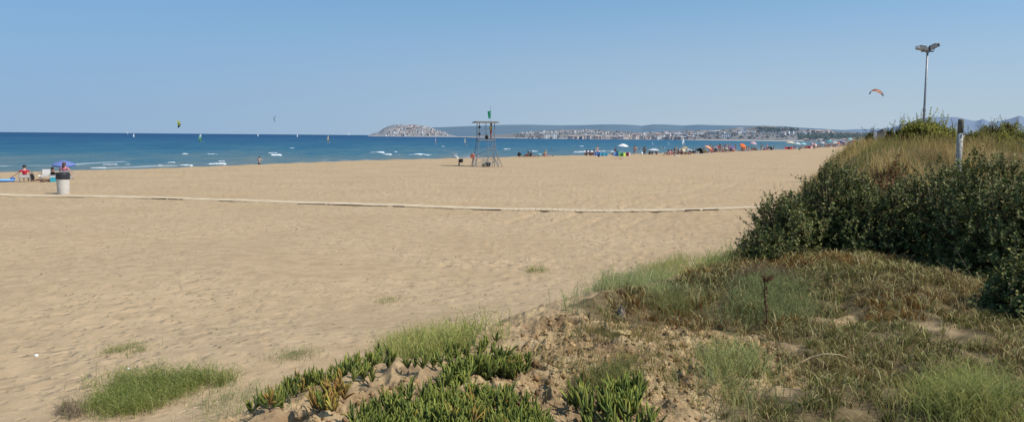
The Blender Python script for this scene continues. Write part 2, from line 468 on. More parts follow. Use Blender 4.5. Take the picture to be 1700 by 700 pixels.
# ------------------------------------------------------------------ light and sky
SUN_EL = math.radians(50); SUN_AZ = math.radians(114)   # clockwise from the view direction
sdir = Vector((math.sin(SUN_AZ) * math.cos(SUN_EL), math.cos(SUN_AZ) * math.cos(SUN_EL), math.sin(SUN_EL)))
sl = bpy.data.lights.new('sun', 'SUN'); sl.energy = 4.5; sl.angle = math.radians(0.5); sl.color = (1.0, 0.93, 0.82)
so_ = bpy.data.objects.new('sun', sl); link(so_)
so_.rotation_euler = sdir.to_track_quat('Z', 'Y').to_euler(); so_.location = (30, -20, 60)
SKS = 0.09; SKT = (1.36, 1.86, 1.90)      # strength and tint of the sky
w = bpy.data.worlds.new('World'); SC.world = w; w.use_nodes = True
nt = w.node_tree; nt.nodes.clear()
sk = nt.nodes.new('ShaderNodeTexSky'); sk.sky_type = 'NISHITA'; sk.sun_disc = False
sk.sun_elevation = SUN_EL; sk.sun_rotation = SUN_AZ; sk.altitude = 0; sk.air_density = 1.0; sk.dust_density = 0.6; sk.ozone_density = 2.0
wl = nt.links.new
tc = nt.nodes.new('ShaderNodeTexCoord'); sx_n = nt.nodes.new('ShaderNodeSeparateXYZ'); wl(tc.outputs['Generated'], sx_n.inputs[0])
zz_n = nt.nodes.new('ShaderNodeMath'); zz_n.operation = 'MULTIPLY_ADD'; zz_n.inputs[1].default_value = 0.75; zz_n.inputs[2].default_value = 0.25; wl(sx_n.outputs[2], zz_n.inputs[0])
cb = nt.nodes.new('ShaderNodeCombineXYZ'); wl(sx_n.outputs[0], cb.inputs[0]); wl(sx_n.outputs[1], cb.inputs[1]); wl(zz_n.outputs[0], cb.inputs[2])
nv = nt.nodes.new('ShaderNodeVectorMath'); nv.operation = 'NORMALIZE'; wl(cb.outputs[0], nv.inputs[0]); wl(nv.outputs[0], sk.inputs['Vector'])
tint = nt.nodes.new('ShaderNodeMix'); tint.data_type = 'RGBA'; tint.blend_type = 'MULTIPLY'; tint.inputs[0].default_value = 1.0
tint.inputs['B'].default_value = (SKT[0], SKT[1], SKT[2], 1); wl(sk.outputs[0], tint.inputs['A'])
hx = nt.nodes.new('ShaderNodeMapRange'); hx.interpolation_type = 'SMOOTHSTEP'; hx.inputs['From Min'].default_value = -0.6; hx.inputs['From Max'].default_value = 0.5; wl(sx_n.outputs[0], hx.inputs[0])
hc = nt.nodes.new('ShaderNodeMix'); hc.data_type = 'RGBA'; wl(hx.outputs[0], hc.inputs[0])
hc.inputs['A'].default_value = tuple(v / SKS for v in (0.300, 0.435, 0.612)) + (1,); hc.inputs['B'].default_value = tuple(v / SKS for v in (0.475, 0.57, 0.64)) + (1,)
hf = nt.nodes.new('ShaderNodeMapRange'); hf.interpolation_type = 'SMOOTHSTEP'; hf.inputs['From Min'].default_value = -0.02; hf.inputs['From Max'].default_value = 0.235
hf.inputs['To Min'].default_value = 0.95; hf.inputs['To Max'].default_value = 0.0; wl(sx_n.outputs[2], hf.inputs[0])
hm = nt.nodes.new('ShaderNodeMix'); hm.data_type = 'RGBA'; wl(hf.outputs[0], hm.inputs[0]); wl(tint.outputs['Result'], hm.inputs['A']); wl(hc.outputs['Result'], hm.inputs['B'])
bg = nt.nodes.new('ShaderNodeBackground'); bg.inputs['Strength'].default_value = SKS
wo = nt.nodes.new('ShaderNodeOutputWorld')
wl(hm.outputs['Result'], bg.inputs['Color']); wl(bg.outputs[0], wo.inputs['Surface'])
SC.view_settings.view_transform = 'Standard'; SC.view_settings.look = 'None'; SC.view_settings.exposure = 0; SC.view_settings.gamma = 1

# ------------------------------------------------------------------ ground
def ground_material():
    m, nt, out = new_mat('sand_and_earth')
    L = nt.links.new
    co = N(nt, 'ShaderNodeTexCoord'); cov = N(nt, 'ShaderNodeAttribute', attribute_name='Col')
    sep = N(nt, 'ShaderNodeSeparateColor'); L(cov.outputs['Color'], sep.inputs[0])
    def noise(scale, det=4.0, rough=0.55):
        n = N(nt, 'ShaderNodeTexNoise', Scale=scale, Detail=det, Roughness=rough); L(co.outputs['Object'], n.inputs['Vector']); return n
    def ramp(src, stops):
        r = N(nt, 'ShaderNodeValToRGB'); e = r.color_ramp.elements
        while len(e) < len(stops): e.new(0.5)
        for i, (p, c) in enumerate(stops): e[i].position = p; e[i].color = rgb(*c)
        L(src, r.inputs[0]); return r
    def mix(f, a, b, t='MIX'):
        x = N(nt, 'ShaderNodeMix', data_type='RGBA', blend_type=t)
        if isinstance(f, float): x.inputs[0].default_value = f
        else: L(f, x.inputs[0])
        L(a, x.inputs['A']); L(b, x.inputs['B']); return x.outputs['Result']
    big = noise(0.22); mid = noise(2.3, 5); fine = noise(45, 3, 0.7); grain = noise(260, 2, 0.7)
    sand = ramp(big.outputs['Fac'], [(0.3, (0.420, 0.297, 0.175)), (0.7, (0.480, 0.347, 0.210))])
    s2 = ramp(mid.outputs['Fac'], [(0.32, (0.86, 0.85, 0.84)), (0.62, (1.04, 1.04, 1.04))])
    c = mix(1.0, sand.outputs[0], s2.outputs[0], 'MULTIPLY')
    s3 = ramp(fine.outputs['Fac'], [(0.25, (0.84, 0.83, 0.82)), (0.6, (1.05, 1.05, 1.05))])
    c = mix(0.8, c, s3.outputs[0], 'MULTIPLY')
    soil = ramp(noise(3.0, 6).outputs['Fac'], [(0.28, (0.19, 0.12, 0.065)), (0.5, (0.36, 0.25, 0.135)), (0.68, (0.50, 0.37, 0.205))])
    sg = ramp(noise(38, 4, 0.75).outputs['Fac'], [(0.3, (0.5, 0.48, 0.46)), (0.6, (1.1, 1.1, 1.1))])
    soilc = mix(1.0, soil.outputs[0], sg.outputs[0], 'MULTIPLY')
    c = mix(sep.outputs[0], c, soilc)
    thatch = ramp(noise(7, 6).outputs['Fac'], [(0.3, (0.045, 0.033, 0.016)), (0.5, (0.11, 0.08, 0.038)), (0.72, (0.22, 0.165, 0.085))])
    c = mix(sep.outputs[1], c, thatch.outputs[0])
    wet = N(nt, 'ShaderNodeRGB'); wet.outputs[0].default_value = rgb(0.2, 0.15, 0.09)
    c = mix(sep.outputs[2], c, wet.outputs[0])
    p = N(nt, 'ShaderNodeBsdfPrincipled'); p.inputs['Roughness'].default_value = 0.95; p.inputs['Specular IOR Level'].default_value = 0.1
    L(c, p.inputs['Base Color'])
    # footprints: pits with firm rims at two sizes, kept to the open sand
    def pits(scale, lo, hi, sx):
        dn = noise(scale * .6, 3); off = N(nt, 'ShaderNodeVectorMath', operation='MULTIPLY_ADD'); off.inputs[1].default_value = (.5 / scale * 2,) * 3
        L(dn.outputs['Color'], off.inputs[0]); L(co.outputs['Object'], off.inputs[2])
        mp = N(nt, 'ShaderNodeMapping'); mp.inputs['Scale'].default_value = (sx, 1, 0.0); L(off.outputs[0], mp.inputs[0])
        v = N(nt, 'ShaderNodeTexVoronoi', feature='SMOOTH_F1', Scale=scale); v.inputs['Smoothness'].default_value = .25; L(mp.outputs[0], v.inputs['Vector'])
        r = N(nt, 'ShaderNodeMapRange', interpolation_type='SMOOTHSTEP'); r.inputs['From Min'].default_value = lo; r.inputs['From Max'].default_value = hi; L(v.outputs['Distance'], r.inputs[0])
        return r.outputs[0]
    p1 = pits(2.6, .10, .36, .8); p2 = pits(5.2, .12, .42, 1.0)
    su = N(nt, 'ShaderNodeMath', operation='MULTIPLY_ADD'); su.inputs[1].default_value = .7; L(p2, su.inputs[0]); L(p1, su.inputs[2])
    sel = N(nt, 'ShaderNodeMapRange'); sel.inputs['From Min'].default_value = .35; sel.inputs['From Max'].default_value = .62; sel.inputs['To Min'].default_value = .12; L(noise(.22, 3).outputs['Fac'], sel.inputs[0])
    inv_ = N(nt, 'ShaderNodeMath', operation='SUBTRACT'); inv_.inputs[0].default_value = 1.0; L(sep.outputs[1], inv_.inputs[1]); inv2 = N(nt, 'ShaderNodeMath', operation='SUBTRACT'); L(inv_.outputs[0], inv2.inputs[0]); L(sep.outputs[0], inv2.inputs[1]); inv2.use_clamp = True
    ml = N(nt, 'ShaderNodeMath', operation='MULTIPLY'); L(sel.outputs[0], ml.inputs[0]); L(inv2.outputs[0], ml.inputs[1])
    b0 = N(nt, 'ShaderNodeBump', Distance=0.037); L(ml.outputs[0], b0.inputs['Strength']); L(su.outputs[0], b0.inputs['Height'])
    b1 = N(nt, 'ShaderNodeBump', Strength=0.55, Distance=0.02); L(b0.outputs[0], b1.inputs['Normal']); L(fine.outputs['Fac'], b1.inputs['Height'])
    b2 = N(nt, 'ShaderNodeBump', Strength=0.35, Distance=0.004); L(grain.outputs['Fac'], b2.inputs['Height']); L(b1.outputs[0], b2.inputs['Normal'])
    L(b2.outputs[0], p.inputs['Normal'])
    L(p.outputs[0], out.inputs['Surface'])
    return m

def polar(rs, az):
    R, A = np.meshgrid(rs, az, indexing='ij')
    return R * np.sin(A), R * np.cos(A)

def grid_tris(nr, nc):
    i = np.arange(nr - 1)[:, None] * nc + np.arange(nc - 1)[None, :]
    return np.stack([i, i + 1, i + nc + 1, i + nc], -1).reshape(-1, 4)

az = np.concatenate([np.linspace(-math.pi, -0.66, 90, endpoint=False), np.linspace(-0.66, 0.66, 1150, endpoint=False), np.linspace(0.66, math.pi, 91)])
inv = np.linspace(1 / 3.2, 1 / 62.0, 760)
rs = np.concatenate([np.linspace(0.3, 3.1, 12), 1 / inv, np.geomspace(62.6, 14000, 170)])
gx, gy = polar(rs, az)
hz_ = full_h(gx.ravel(), gy.ravel())
sTg = sdist(TOE, gx.ravel(), gy.ravel()); sCg = sdist(SHORE, gx.ravel(), gy.ravel())
som = soil_mask(gx.ravel(), gy.ravel())
th = sstep(0.5, 2.0, sTg + (vnoise(gx.ravel() * 1.3, gy.ravel() * 1.3, 91) - .5) * 2.0) * (1 - som)
bare, tu_p = bare_mask(gx.ravel(), gy.ravel(), sTg)
som = np.maximum(som, bare * .75); th = th * np.where(tu_p, 1.0, 0.0) * (1 - som)
cover = np.stack([som, th * 0.9, sstep(-2.0, -5.0, sCg)], -1)
np_obj('ground', np.stack([gx.ravel(), gy.ravel(), hz_], -1), grid_tris(len(rs), len(az)), cover, ground_material(), smooth=True)['kind'] = 'structure'

# ------------------------------------------------------------------ sea
def sea_material():
    m, nt, out = new_mat('sea_water'); L = nt.links.new
    co = N(nt, 'ShaderNodeTexCoord'); a = N(nt, 'ShaderNodeAttribute', attribute_name='Col')
    sep = N(nt, 'ShaderNodeSeparateColor'); L(a.outputs['Color'], sep.inputs[0])
    mp = N(nt, 'ShaderNodeMapping'); mp.inputs['Rotation'].default_value = (0, 0, math.radians(-20)); mp.inputs['Scale'].default_value = (0.05, 0.018, 1)
    L(co.outputs['Object'], mp.inputs[0])
    n1 = N(nt, 'ShaderNodeTexNoise', Scale=1.0, Detail=6.0, Roughness=0.62); L(mp.outputs[0], n1.inputs['Vector'])
    ad = N(nt, 'ShaderNodeMath', operation='MULTIPLY_ADD'); ad.inputs[1].default_value = 0.8; L(n1.outputs['Fac'], ad.inputs[0]); L(sep.outputs[1], ad.inputs[2])
    sb = N(nt, 'ShaderNodeMath', operation='SUBTRACT'); sb.inputs[1].default_value = 0.40; L(ad.outputs[0], sb.inputs[0])
    mp3 = N(nt, 'ShaderNodeMapping'); mp3.inputs['Rotation'].default_value = (0, 0, math.radians(-35)); mp3.inputs['Scale'].default_value = (0.30, 0.075, 1); L(co.outputs['Object'], mp3.inputs[0])
    n3 = N(nt, 'ShaderNodeTexNoise', Scale=1.0, Detail=5.0, Roughness=0.6); L(mp3.outputs[0], n3.inputs['Vector'])
    ad3 = N(nt, 'ShaderNodeMath', operation='MULTIPLY_ADD'); ad3.inputs[1].default_value = 0.62; L(n3.outputs['Fac'], ad3.inputs[0]); L(sb.outputs[0], ad3.inputs[2])
    sb3 = N(nt, 'ShaderNodeMath', operation='SUBTRACT'); sb3.inputs[1].default_value = 0.31; L(ad3.outputs[0], sb3.inputs[0]); sb = sb3
    r = N(nt, 'ShaderNodeValToRGB'); e = r.color_ramp.elements
    stops = [(0.0, (0.130, 0.165, 0.165)), (0.16, (0.085, 0.148, 0.172)), (0.38, (0.036, 0.120, 0.176)), (0.60, (0.019, 0.092, 0.162)), (0.82, (0.010, 0.062, 0.145)), (1.0, (0.008, 0.044, 0.120))]
    while len(e) < len(stops): e.new(0.5)
    for i, (p_, c) in enumerate(stops): e[i].position = p_; e[i].color = rgb(*c)
    L(sb.outputs[0], r.inputs[0])
    mx = N(nt, 'ShaderNodeMix', data_type='RGBA'); L(sep.outputs[0], mx.inputs[0]); L(r.outputs[0], mx.inputs['A']); mx.inputs['B'].default_value = rgb(0.8, 0.82, 0.82)
    p = N(nt, 'ShaderNodeBsdfPrincipled'); p.inputs['Roughness'].default_value = 0.4; p.inputs['IOR'].default_value = 1.33; p.inputs['Specular IOR Level'].default_value = 0.06
    L(mx.outputs['Result'], p.inputs['Base Color'])
    mp2 = N(nt, 'ShaderNodeMapping'); mp2.inputs['Rotation'].default_value = (0, 0, math.radians(-25)); mp2.inputs['Scale'].default_value = (0.5, 0.2, 1)
    L(co.outputs['Object'], mp2.inputs[0])
    n2 = N(nt, 'ShaderNodeTexNoise', Scale=1.0, Detail=5.0, Roughness=0.6); L(mp2.outputs[0], n2.inputs['Vector'])
    b = N(nt, 'ShaderNodeBump', Strength=0.8, Distance=0.5); L(n2.outputs['Fac'], b.inputs['Height']); L(b.outputs[0], p.inputs['Normal'])
    L(p.outputs[0], out.inputs['Surface'])
    return m

saz = np.concatenate([np.linspace(-1.5, -0.62, 40, endpoint=False), np.linspace(-0.62, 0.52, 1500)])
srs = 1 / np.linspace(1 / 40.0, 1 / 16000.0, 620)
sx, sy = polar(srs, saz); sx = sx.ravel(); sy = sy.ravel()
sC = sdist(SHORE, sx, sy); dsh = -sC
wd = np.clip(dsh, 0, None)
ph = wd / 9.0 + 2.2 * fbm(sx / 40, sy / 40, 101, 2) * 2
wave = 0.10 * np.sin(ph * 2 * math.pi) * sstep(600, 150, sy) + 0.16 * (fbm(sx / 7, sy / 5, 103, 3) - .5) * sstep(900, 200, sy)
foam = np.zeros_like(sx); rise = np.zeros_like(sx)
FOAM = [(150, 177, 277.5, 1.5), (170, 197, 272.8, 1.3), (207, 216, 271.5, .8), (262, 272, 273, 1.0), (277, 290, 269, 2.0), (296, 322, 275.3, 1.6), (344, 378, 272.6, 1.7), (362, 374, 267.3, 1.2),
        (344, 364, 254.6, .9), (302, 312, 255, 1.0), (445, 462, 254, 1.0), (449, 469, 257.3, 1.6), (613, 640, 252.6, 1.2), (634, 652, 256.4, 1.9), (652, 666, 256.8, 1.5), (655, 661, 251, .8), (678, 718, 256.2, 1.3),
        (730, 738, 243, .5), (826, 850, 247, .5), (884, 892, 250.6, 1.0), (956, 988, 251.6, 1.7), (980, 1016, 250.9, 1.9), (966, 971, 242.6, 1.0), (1091, 1097, 245, .9),
        (290, 299, 228.6, .3), (503, 514, 232.9, .3), (205, 226, 246, .25), (480, 500, 245, .22), (735, 742, 242, .25)]
for (a0, a1, yy, t) in FOAM:
    pa, pb = at(a0, yy, 1) - EYE, at(a1, yy, 1) - EYE
    pa = EYE + pa * (EYE[2] - SEA_Z - 0.15) / -pa[2]; pb = EYE + pb * (EYE[2] - SEA_Z - 0.15) / -pb[2]
    d = pb[:2] - pa[:2]; L_ = np.hypot(*d); d = d / L_
    u = (sx - pa[0]) * d[0] + (sy - pa[1]) * d[1]; v = -(sx - pa[0]) * d[1] + (sy - pa[1]) * d[0]
    depth_m = .56 * t * pa[1] ** 2 / (F_PX * 4.1)
    v = v + (vnoise(u / (L_ * 0.18) + a0, u * 0, 107) - .5) * depth_m * 0.6
    f = sstep(-0.04 * L_, 0.12 * L_, u) * sstep(1.04 * L_, 0.88 * L_, u) * np.exp(-(v / (depth_m * 0.52)) ** 2)
    rag = 0.72 + 1.1 * (fbm(sx * .8, sy * 0.25, 109, 2) - .5)
    foam = np.maximum(foam, sstep(0.35, 0.62, f * rag + 0.1 * f)); rise = np.maximum(rise, f * min(0.22, 0.12 * t + 0.02))
for off, st in ((11, .5), (19, .42), (30, .35)):   # broken crest lines running along the shore
    ln_ = np.exp(-((dsh - off - 5 * (fbm(sx / 25, sy / 25, 117 + off, 2) - .5)) / .55) ** 2) * sstep(.60, .72, fbm(sx / 9, sy / 9, 119 + off, 3)) * (sy > 50)
    foam = np.maximum(foam, ln_ * st); rise = np.maximum(rise, ln_ * .12)
swash = sstep(8.4, 7.2, dsh + (vnoise(sx / 2.5, sy / 2.5, 113) - .5) * 2.4)
foam = np.maximum(foam, swash * 0.7)
sz = SEA_Z + wave * sstep(5, 14, dsh) + rise
dep = np.interp(dsh, [0, 10, 40, 110, 320, 900, 4000], [0.0, 0.06, 0.20, 0.46, 0.70, 0.9, 1.0])
T = grid_tris(len(srs), len(saz))
keep = (dsh[T].max(1) > 3.0)
T = T[keep]; used_v = np.unique(T); rem = np.full(len(sx), -1); rem[used_v] = np.arange(len(used_v))
np_obj('sea', np.stack([sx, sy, sz], -1)[used_v], rem[T], np.stack([foam, dep, dep * 0], -1)[used_v], sea_material(), smooth=True)['kind'] = 'structure'

# ------------------------------------------------------------------ hills across the bay
def hill_mat(name, lo, hi, scale, shorec=None):  # the colours passed in already include distance haze
    m, nt, out = new_mat(name); L = nt.links.new
    co = N(nt, 'ShaderNodeTexCoord'); n = N(nt, 'ShaderNodeTexNoise', Scale=scale, Detail=8.0, Roughness=0.65); L(co.outputs['Object'], n.inputs['Vector'])
    r = N(nt, 'ShaderNodeValToRGB'); r.color_ramp.elements[0].position = 0.38; r.color_ramp.elements[1].position = 0.62
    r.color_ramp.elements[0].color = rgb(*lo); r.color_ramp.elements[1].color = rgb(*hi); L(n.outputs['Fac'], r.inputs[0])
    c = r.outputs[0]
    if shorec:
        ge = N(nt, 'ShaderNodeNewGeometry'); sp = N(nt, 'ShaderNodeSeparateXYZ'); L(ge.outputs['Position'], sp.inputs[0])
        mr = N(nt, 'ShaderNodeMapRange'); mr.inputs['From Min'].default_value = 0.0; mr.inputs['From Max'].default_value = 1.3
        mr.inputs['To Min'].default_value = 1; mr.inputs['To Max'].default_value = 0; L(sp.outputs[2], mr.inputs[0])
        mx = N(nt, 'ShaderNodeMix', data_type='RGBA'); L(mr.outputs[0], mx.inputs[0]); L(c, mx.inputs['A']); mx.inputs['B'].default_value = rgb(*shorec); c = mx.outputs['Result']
    p = N(nt, 'ShaderNodeBsdfPrincipled'); p.inputs['Roughness'].default_value = 1.0; p.inputs['Specular IOR Level'].default_value = 0.0
    L(c, p.inputs['Base Color']); L(p.outputs[0], out.inputs['Surface'])
    return m

BVH = {}
def ridge(name, pts, front, crest_d, back_d, m, rough=0.1, nrow=26, step=3.0, power=1.0, noise_s=0.004, seed=0):
    xs = np.arange(pts[0][0], pts[-1][0] + 0.1, step)
    ys = np.interp(xs, [p[0] for p in pts], [p[1] for p in pts])
    V = []; nc = len(xs)
    tt = np.concatenate([np.linspace(0, 1, nrow), 1 + np.linspace(0.15, 1, 7)])
    for t in tt:
        for px, py in zip(xs, ys):
            fd = np.interp(px, [q[0] for q in front], [q[1] for q in front]) if isinstance(front, list) else front
            cd = np.interp(px, [q[0] for q in crest_d], [q[1] for q in crest_d]) if isinstance(crest_d, list) else crest_d
            crest = at(px, py, cd)
            if t <= 1:
                Y = fd + (cd - fd) * t; k = t ** power
            else:
                Y = cd + (back_d - cd) * (t - 1); k = 1 - (t - 1) ** 1.5
            X = ray(px, py)[0] * Y
            z = -1.5 + (crest[2] + 1.5) * k
            z += (fbm(X * noise_s, Y * noise_s, seed, 4) - .5) * rough * (crest[2] + 1.5) * min(1, 4 * k) * (1 - 0.75 * max(0, 1 - abs(t - 1) * 5))
            V.append((X, Y, float(z)))
    T = grid_tris(len(tt), nc)
    o = np_obj(name, V, T, None, m, smooth=True); o['kind'] = 'structure'
    BVH[name] = BVHTree.FromPolygons([Vector(v) for v in V], [tuple(int(i) for i in t) for t in T])
    return o

def hit(name, px, py):
    d = Vector(ray(px, py)); r = BVH[name].ray_cast(Vector(EYE), d.normalized(), 30000)
    return r[0]

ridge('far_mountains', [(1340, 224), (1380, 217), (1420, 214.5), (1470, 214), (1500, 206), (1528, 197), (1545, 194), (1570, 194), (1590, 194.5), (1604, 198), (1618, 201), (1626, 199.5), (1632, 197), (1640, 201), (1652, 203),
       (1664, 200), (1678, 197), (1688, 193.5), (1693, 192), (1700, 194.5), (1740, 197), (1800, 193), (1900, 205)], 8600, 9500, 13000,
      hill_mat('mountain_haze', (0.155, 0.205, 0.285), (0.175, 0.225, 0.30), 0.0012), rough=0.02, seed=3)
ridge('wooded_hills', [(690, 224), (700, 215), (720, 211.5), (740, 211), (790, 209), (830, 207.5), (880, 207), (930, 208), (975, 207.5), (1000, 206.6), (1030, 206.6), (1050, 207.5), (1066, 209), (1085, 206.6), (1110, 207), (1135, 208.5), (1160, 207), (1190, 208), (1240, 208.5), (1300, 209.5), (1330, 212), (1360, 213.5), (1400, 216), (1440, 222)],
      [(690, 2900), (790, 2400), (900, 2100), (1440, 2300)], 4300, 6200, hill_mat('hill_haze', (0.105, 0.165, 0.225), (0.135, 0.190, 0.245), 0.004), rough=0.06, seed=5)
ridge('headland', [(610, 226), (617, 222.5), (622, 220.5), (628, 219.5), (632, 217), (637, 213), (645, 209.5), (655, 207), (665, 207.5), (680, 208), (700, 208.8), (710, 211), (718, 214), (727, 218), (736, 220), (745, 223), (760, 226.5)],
      2400, 2560, 2800, hill_mat('headland_scrub_haze', (0.185, 0.215, 0.245), (0.27, 0.265, 0.275), 0.02, (0.36, 0.34, 0.34)), rough=0.06, step=1.0, seed=7)
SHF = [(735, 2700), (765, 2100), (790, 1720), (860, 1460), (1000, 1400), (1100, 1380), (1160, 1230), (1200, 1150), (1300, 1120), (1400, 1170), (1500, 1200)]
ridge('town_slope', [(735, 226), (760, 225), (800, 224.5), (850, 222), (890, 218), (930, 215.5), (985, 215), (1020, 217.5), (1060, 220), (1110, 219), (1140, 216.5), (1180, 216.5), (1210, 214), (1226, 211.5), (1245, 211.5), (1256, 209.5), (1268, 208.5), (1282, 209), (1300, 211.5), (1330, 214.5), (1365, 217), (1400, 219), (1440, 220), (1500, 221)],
      SHF, [(735, 3200), (900, 2300), (1100, 2000), (1250, 1900), (1500, 1900)], 2600, hill_mat('slope_scrub_haze', (0.10, 0.125, 0.150), (0.27, 0.25, 0.245), 0.035, (0.36, 0.33, 0.30)), rough=0.08, step=2.0, seed=9)
# ------------------------------------------------------------------ buildings across the bay
WALLM = [mat('pale_wall', (0.78, 0.77, 0.76), var=.05), mat('cream_wall', (0.66, 0.59, 0.53), var=.06), mat('pinkish_wall', (0.48, 0.41, 0.40), var=.06), mat('grey_wall', (0.38, 0.39, 0.41), var=.06), mat('hazy_wall', (0.50, 0.485, 0.485), var=.06), mat('hazy_tan_wall', (0.41, 0.385, 0.375), var=.06)]  # hazy walls carry distance haze in their colour
ROOFM = [mat('tile_roof', (0.38, 0.30, 0.28), var=.1), mat('grey_roof', (0.40, 0.40, 0.41), var=.1)]  # roof colours paled by distance haze
PANEM = mat('window_glass_dark', (0.09, 0.11, 0.14), rough=.2, var=.05)

def house_proto(name, w_, d_, h, flat=False, nwin=2, floors=2):
    root = empty(name, (0, 0, 0))
    MB().box((0, 0, h / 2 - 2), (w_, d_, h + 4)).build('wall', WALLM[0], root)
    r = MB()
    if flat:
        r.box((0, 0, h + .15), (w_ + .3, d_ + .3, .3)); r.box((w_ * .2, 0, h + 1.0), (w_ * .25, d_ * .4, 1.4))
    else:
        e = .4; a, b, k = w_ / 2 + e, d_ / 2 + e, h + w_ * 0.17
        r.add([(-a, -b, h), (a, -b, h), (a, b, h), (-a, b, h), (-a, 0, k), (a, 0, k), (-a, -b, h - .15), (a, -b, h - .15), (a, b, h - .15), (-a, b, h - .15)],
              [(0, 1, 5, 4), (2, 3, 4, 5), (0, 4, 3), (1, 2, 5), (6, 9, 8, 7), (0, 6, 7, 1), (1, 7, 8, 2), (2, 8, 9, 3), (3, 9, 6, 0)])
    r.build('roof', ROOFM[0], root)
    for fl in range(floors):
        for i in range(nwin):
            x = (i + .5) / nwin * w_ - w_ / 2; z = (fl + .5) * h / floors
            MB().box((x, -d_ / 2 - .02, z), (w_ / nwin * .42, .1, h / floors * .45)).build('window', PANEM, root)
    return root

PROTO = [house_proto('house', 8, 8, 6), house_proto('house', 11, 8, 5.5, nwin=3), house_proto('house', 7, 7, 7, flat=True), house_proto('house', 14, 9, 6, flat=True, nwin=4)]
used_proto = [False] * 4
def put_house(surface, px, py, k, label, group, s=1.0, wm=0, rm=0, size=None, name='house', cat='house'):
    p = hit(surface, px, py)
    if p is None: return None
    if used_proto[k]: o = copy_tree(PROTO[k])
    else: o = PROTO[k]; used_proto[k] = True
    o.name = name; o.location = p
    o.rotation_euler = (0, 0, math.atan2(-p.x, p.y) + random.uniform(-.5, .5) * (size is None))
    o.scale = size or (s, s, s * random.uniform(.85, 1.15))
    tag(o, label, cat, group)
    own_mat(child(o, 'wall'), WALLM[wm]); own_mat(child(o, 'roof'), ROOFM[rm])
    return o

hd_top = lambda x: np.interp(x, [648, 660, 680, 700, 715, 728, 745], [215, 209.6, 209.4, 210, 214, 219, 224])
hd_lo = 225.6
n = 0; pts_h = []
while n < 150:
    x = random.uniform(640, 742); y = random.uniform(float(hd_top(x)) + .3, hd_lo)
    if x < 662 and y < 226 - (x - 640) * .75: continue
    if any(abs(x - a) < 2.6 and abs(y - b) < 1.3 for a, b in pts_h): 
        n += 0.05; continue
    pts_h.append((x, y)); n += 1
for x, y in pts_h:
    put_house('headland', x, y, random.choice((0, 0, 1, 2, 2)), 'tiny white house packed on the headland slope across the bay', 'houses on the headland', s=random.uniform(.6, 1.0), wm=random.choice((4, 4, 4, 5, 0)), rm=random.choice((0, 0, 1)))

def row(x0, x1, y0, y1, n_, label, group, wms=(0, 0, 1), s=(.7, 1.0), ks=(0, 1, 2), jit=1.0, rms=(0, 0, 1)):
    for i in range(n_):
        x = x0 + (x1 - x0) * (i + .5 + random.uniform(-.4, .4)) / n_
        y = y0 + (y1 - y0) * (x - x0) / (x1 - x0) + random.uniform(-jit, jit)
        put_house('town_slope', x, y, random.choice(ks), label, group, s=random.uniform(*s) * .92, wm=random.choice(wms), rm=random.choice(rms))
LB = 'small pale building in the seafront row of the town across the bay'
row(945, 1015, 230.3, 230.5, 17, LB, 'seafront houses of the town', (1, 2, 2, 3), (.7, .95), jit=.5)
row(950, 1015, 227.5, 228, 14, LB, 'seafront houses of the town', (0, 1, 2, 3), (.6, .9), jit=.6)
row(1015, 1155, 230.8, 231.6, 32, LB, 'seafront houses of the town', (0, 1, 1, 2, 2), (.7, 1.05), jit=.5)
row(1020, 1150, 227.6, 226.5, 34, LB, 'seafront houses of the town', (0, 1, 1, 2, 3), (.7, 1.0), jit=.8)
row(1060, 1150, 224.5, 223, 18, LB, 'seafront houses of the town', (0, 0, 1, 2), (.6, .9), jit=.8)
LU = 'small white villa scattered on the green slope above the town'
row(858, 980, 222.0, 218.6, 28, LU, 'villas on the slope', (0, 0, 0, 2), (.5, .85), jit=1.7)
row(980, 1012, 220.5, 222, 8, LU, 'villas on the slope', (0, 0, 1), (.5, .8), jit=.9)
LW = 'white low terrace house in the long row on the bluff above the rocks'
row(1152, 1202, 222.5, 222.3, 16, LW, 'terrace row on the bluff', (0, 0, 0, 1), (.7, .95), ks=(1, 3), jit=.4)
LH = 'small white house among trees on the wooded rise at the end of the bay'
row(1216, 1256, 221.5, 220, 12, LH, 'houses on the wooded rise', (0, 0, 2, 3), (.55, .8), jit=2.4)
row(1290, 1345, 224.5, 222.5, 10, LH, 'houses on the wooded rise', (0, 0, 1), (.6, .85), jit=1.5)
LP_ = 'pinkish distant house in the cluster beyond the pine wood'
row(1342, 1380, 219.6, 220.0, 15, LP_, 'houses beyond the pine wood', (1, 2, 2, 0), (.6, .85), jit=.9)
row(1335, 1430, 234.3, 234.3, 18, 'low beige beach building on the far shore beside the pine wood', 'low buildings on the far shore', (1, 2, 3), (.4, .6), ks=(1, 3), jit=.3)
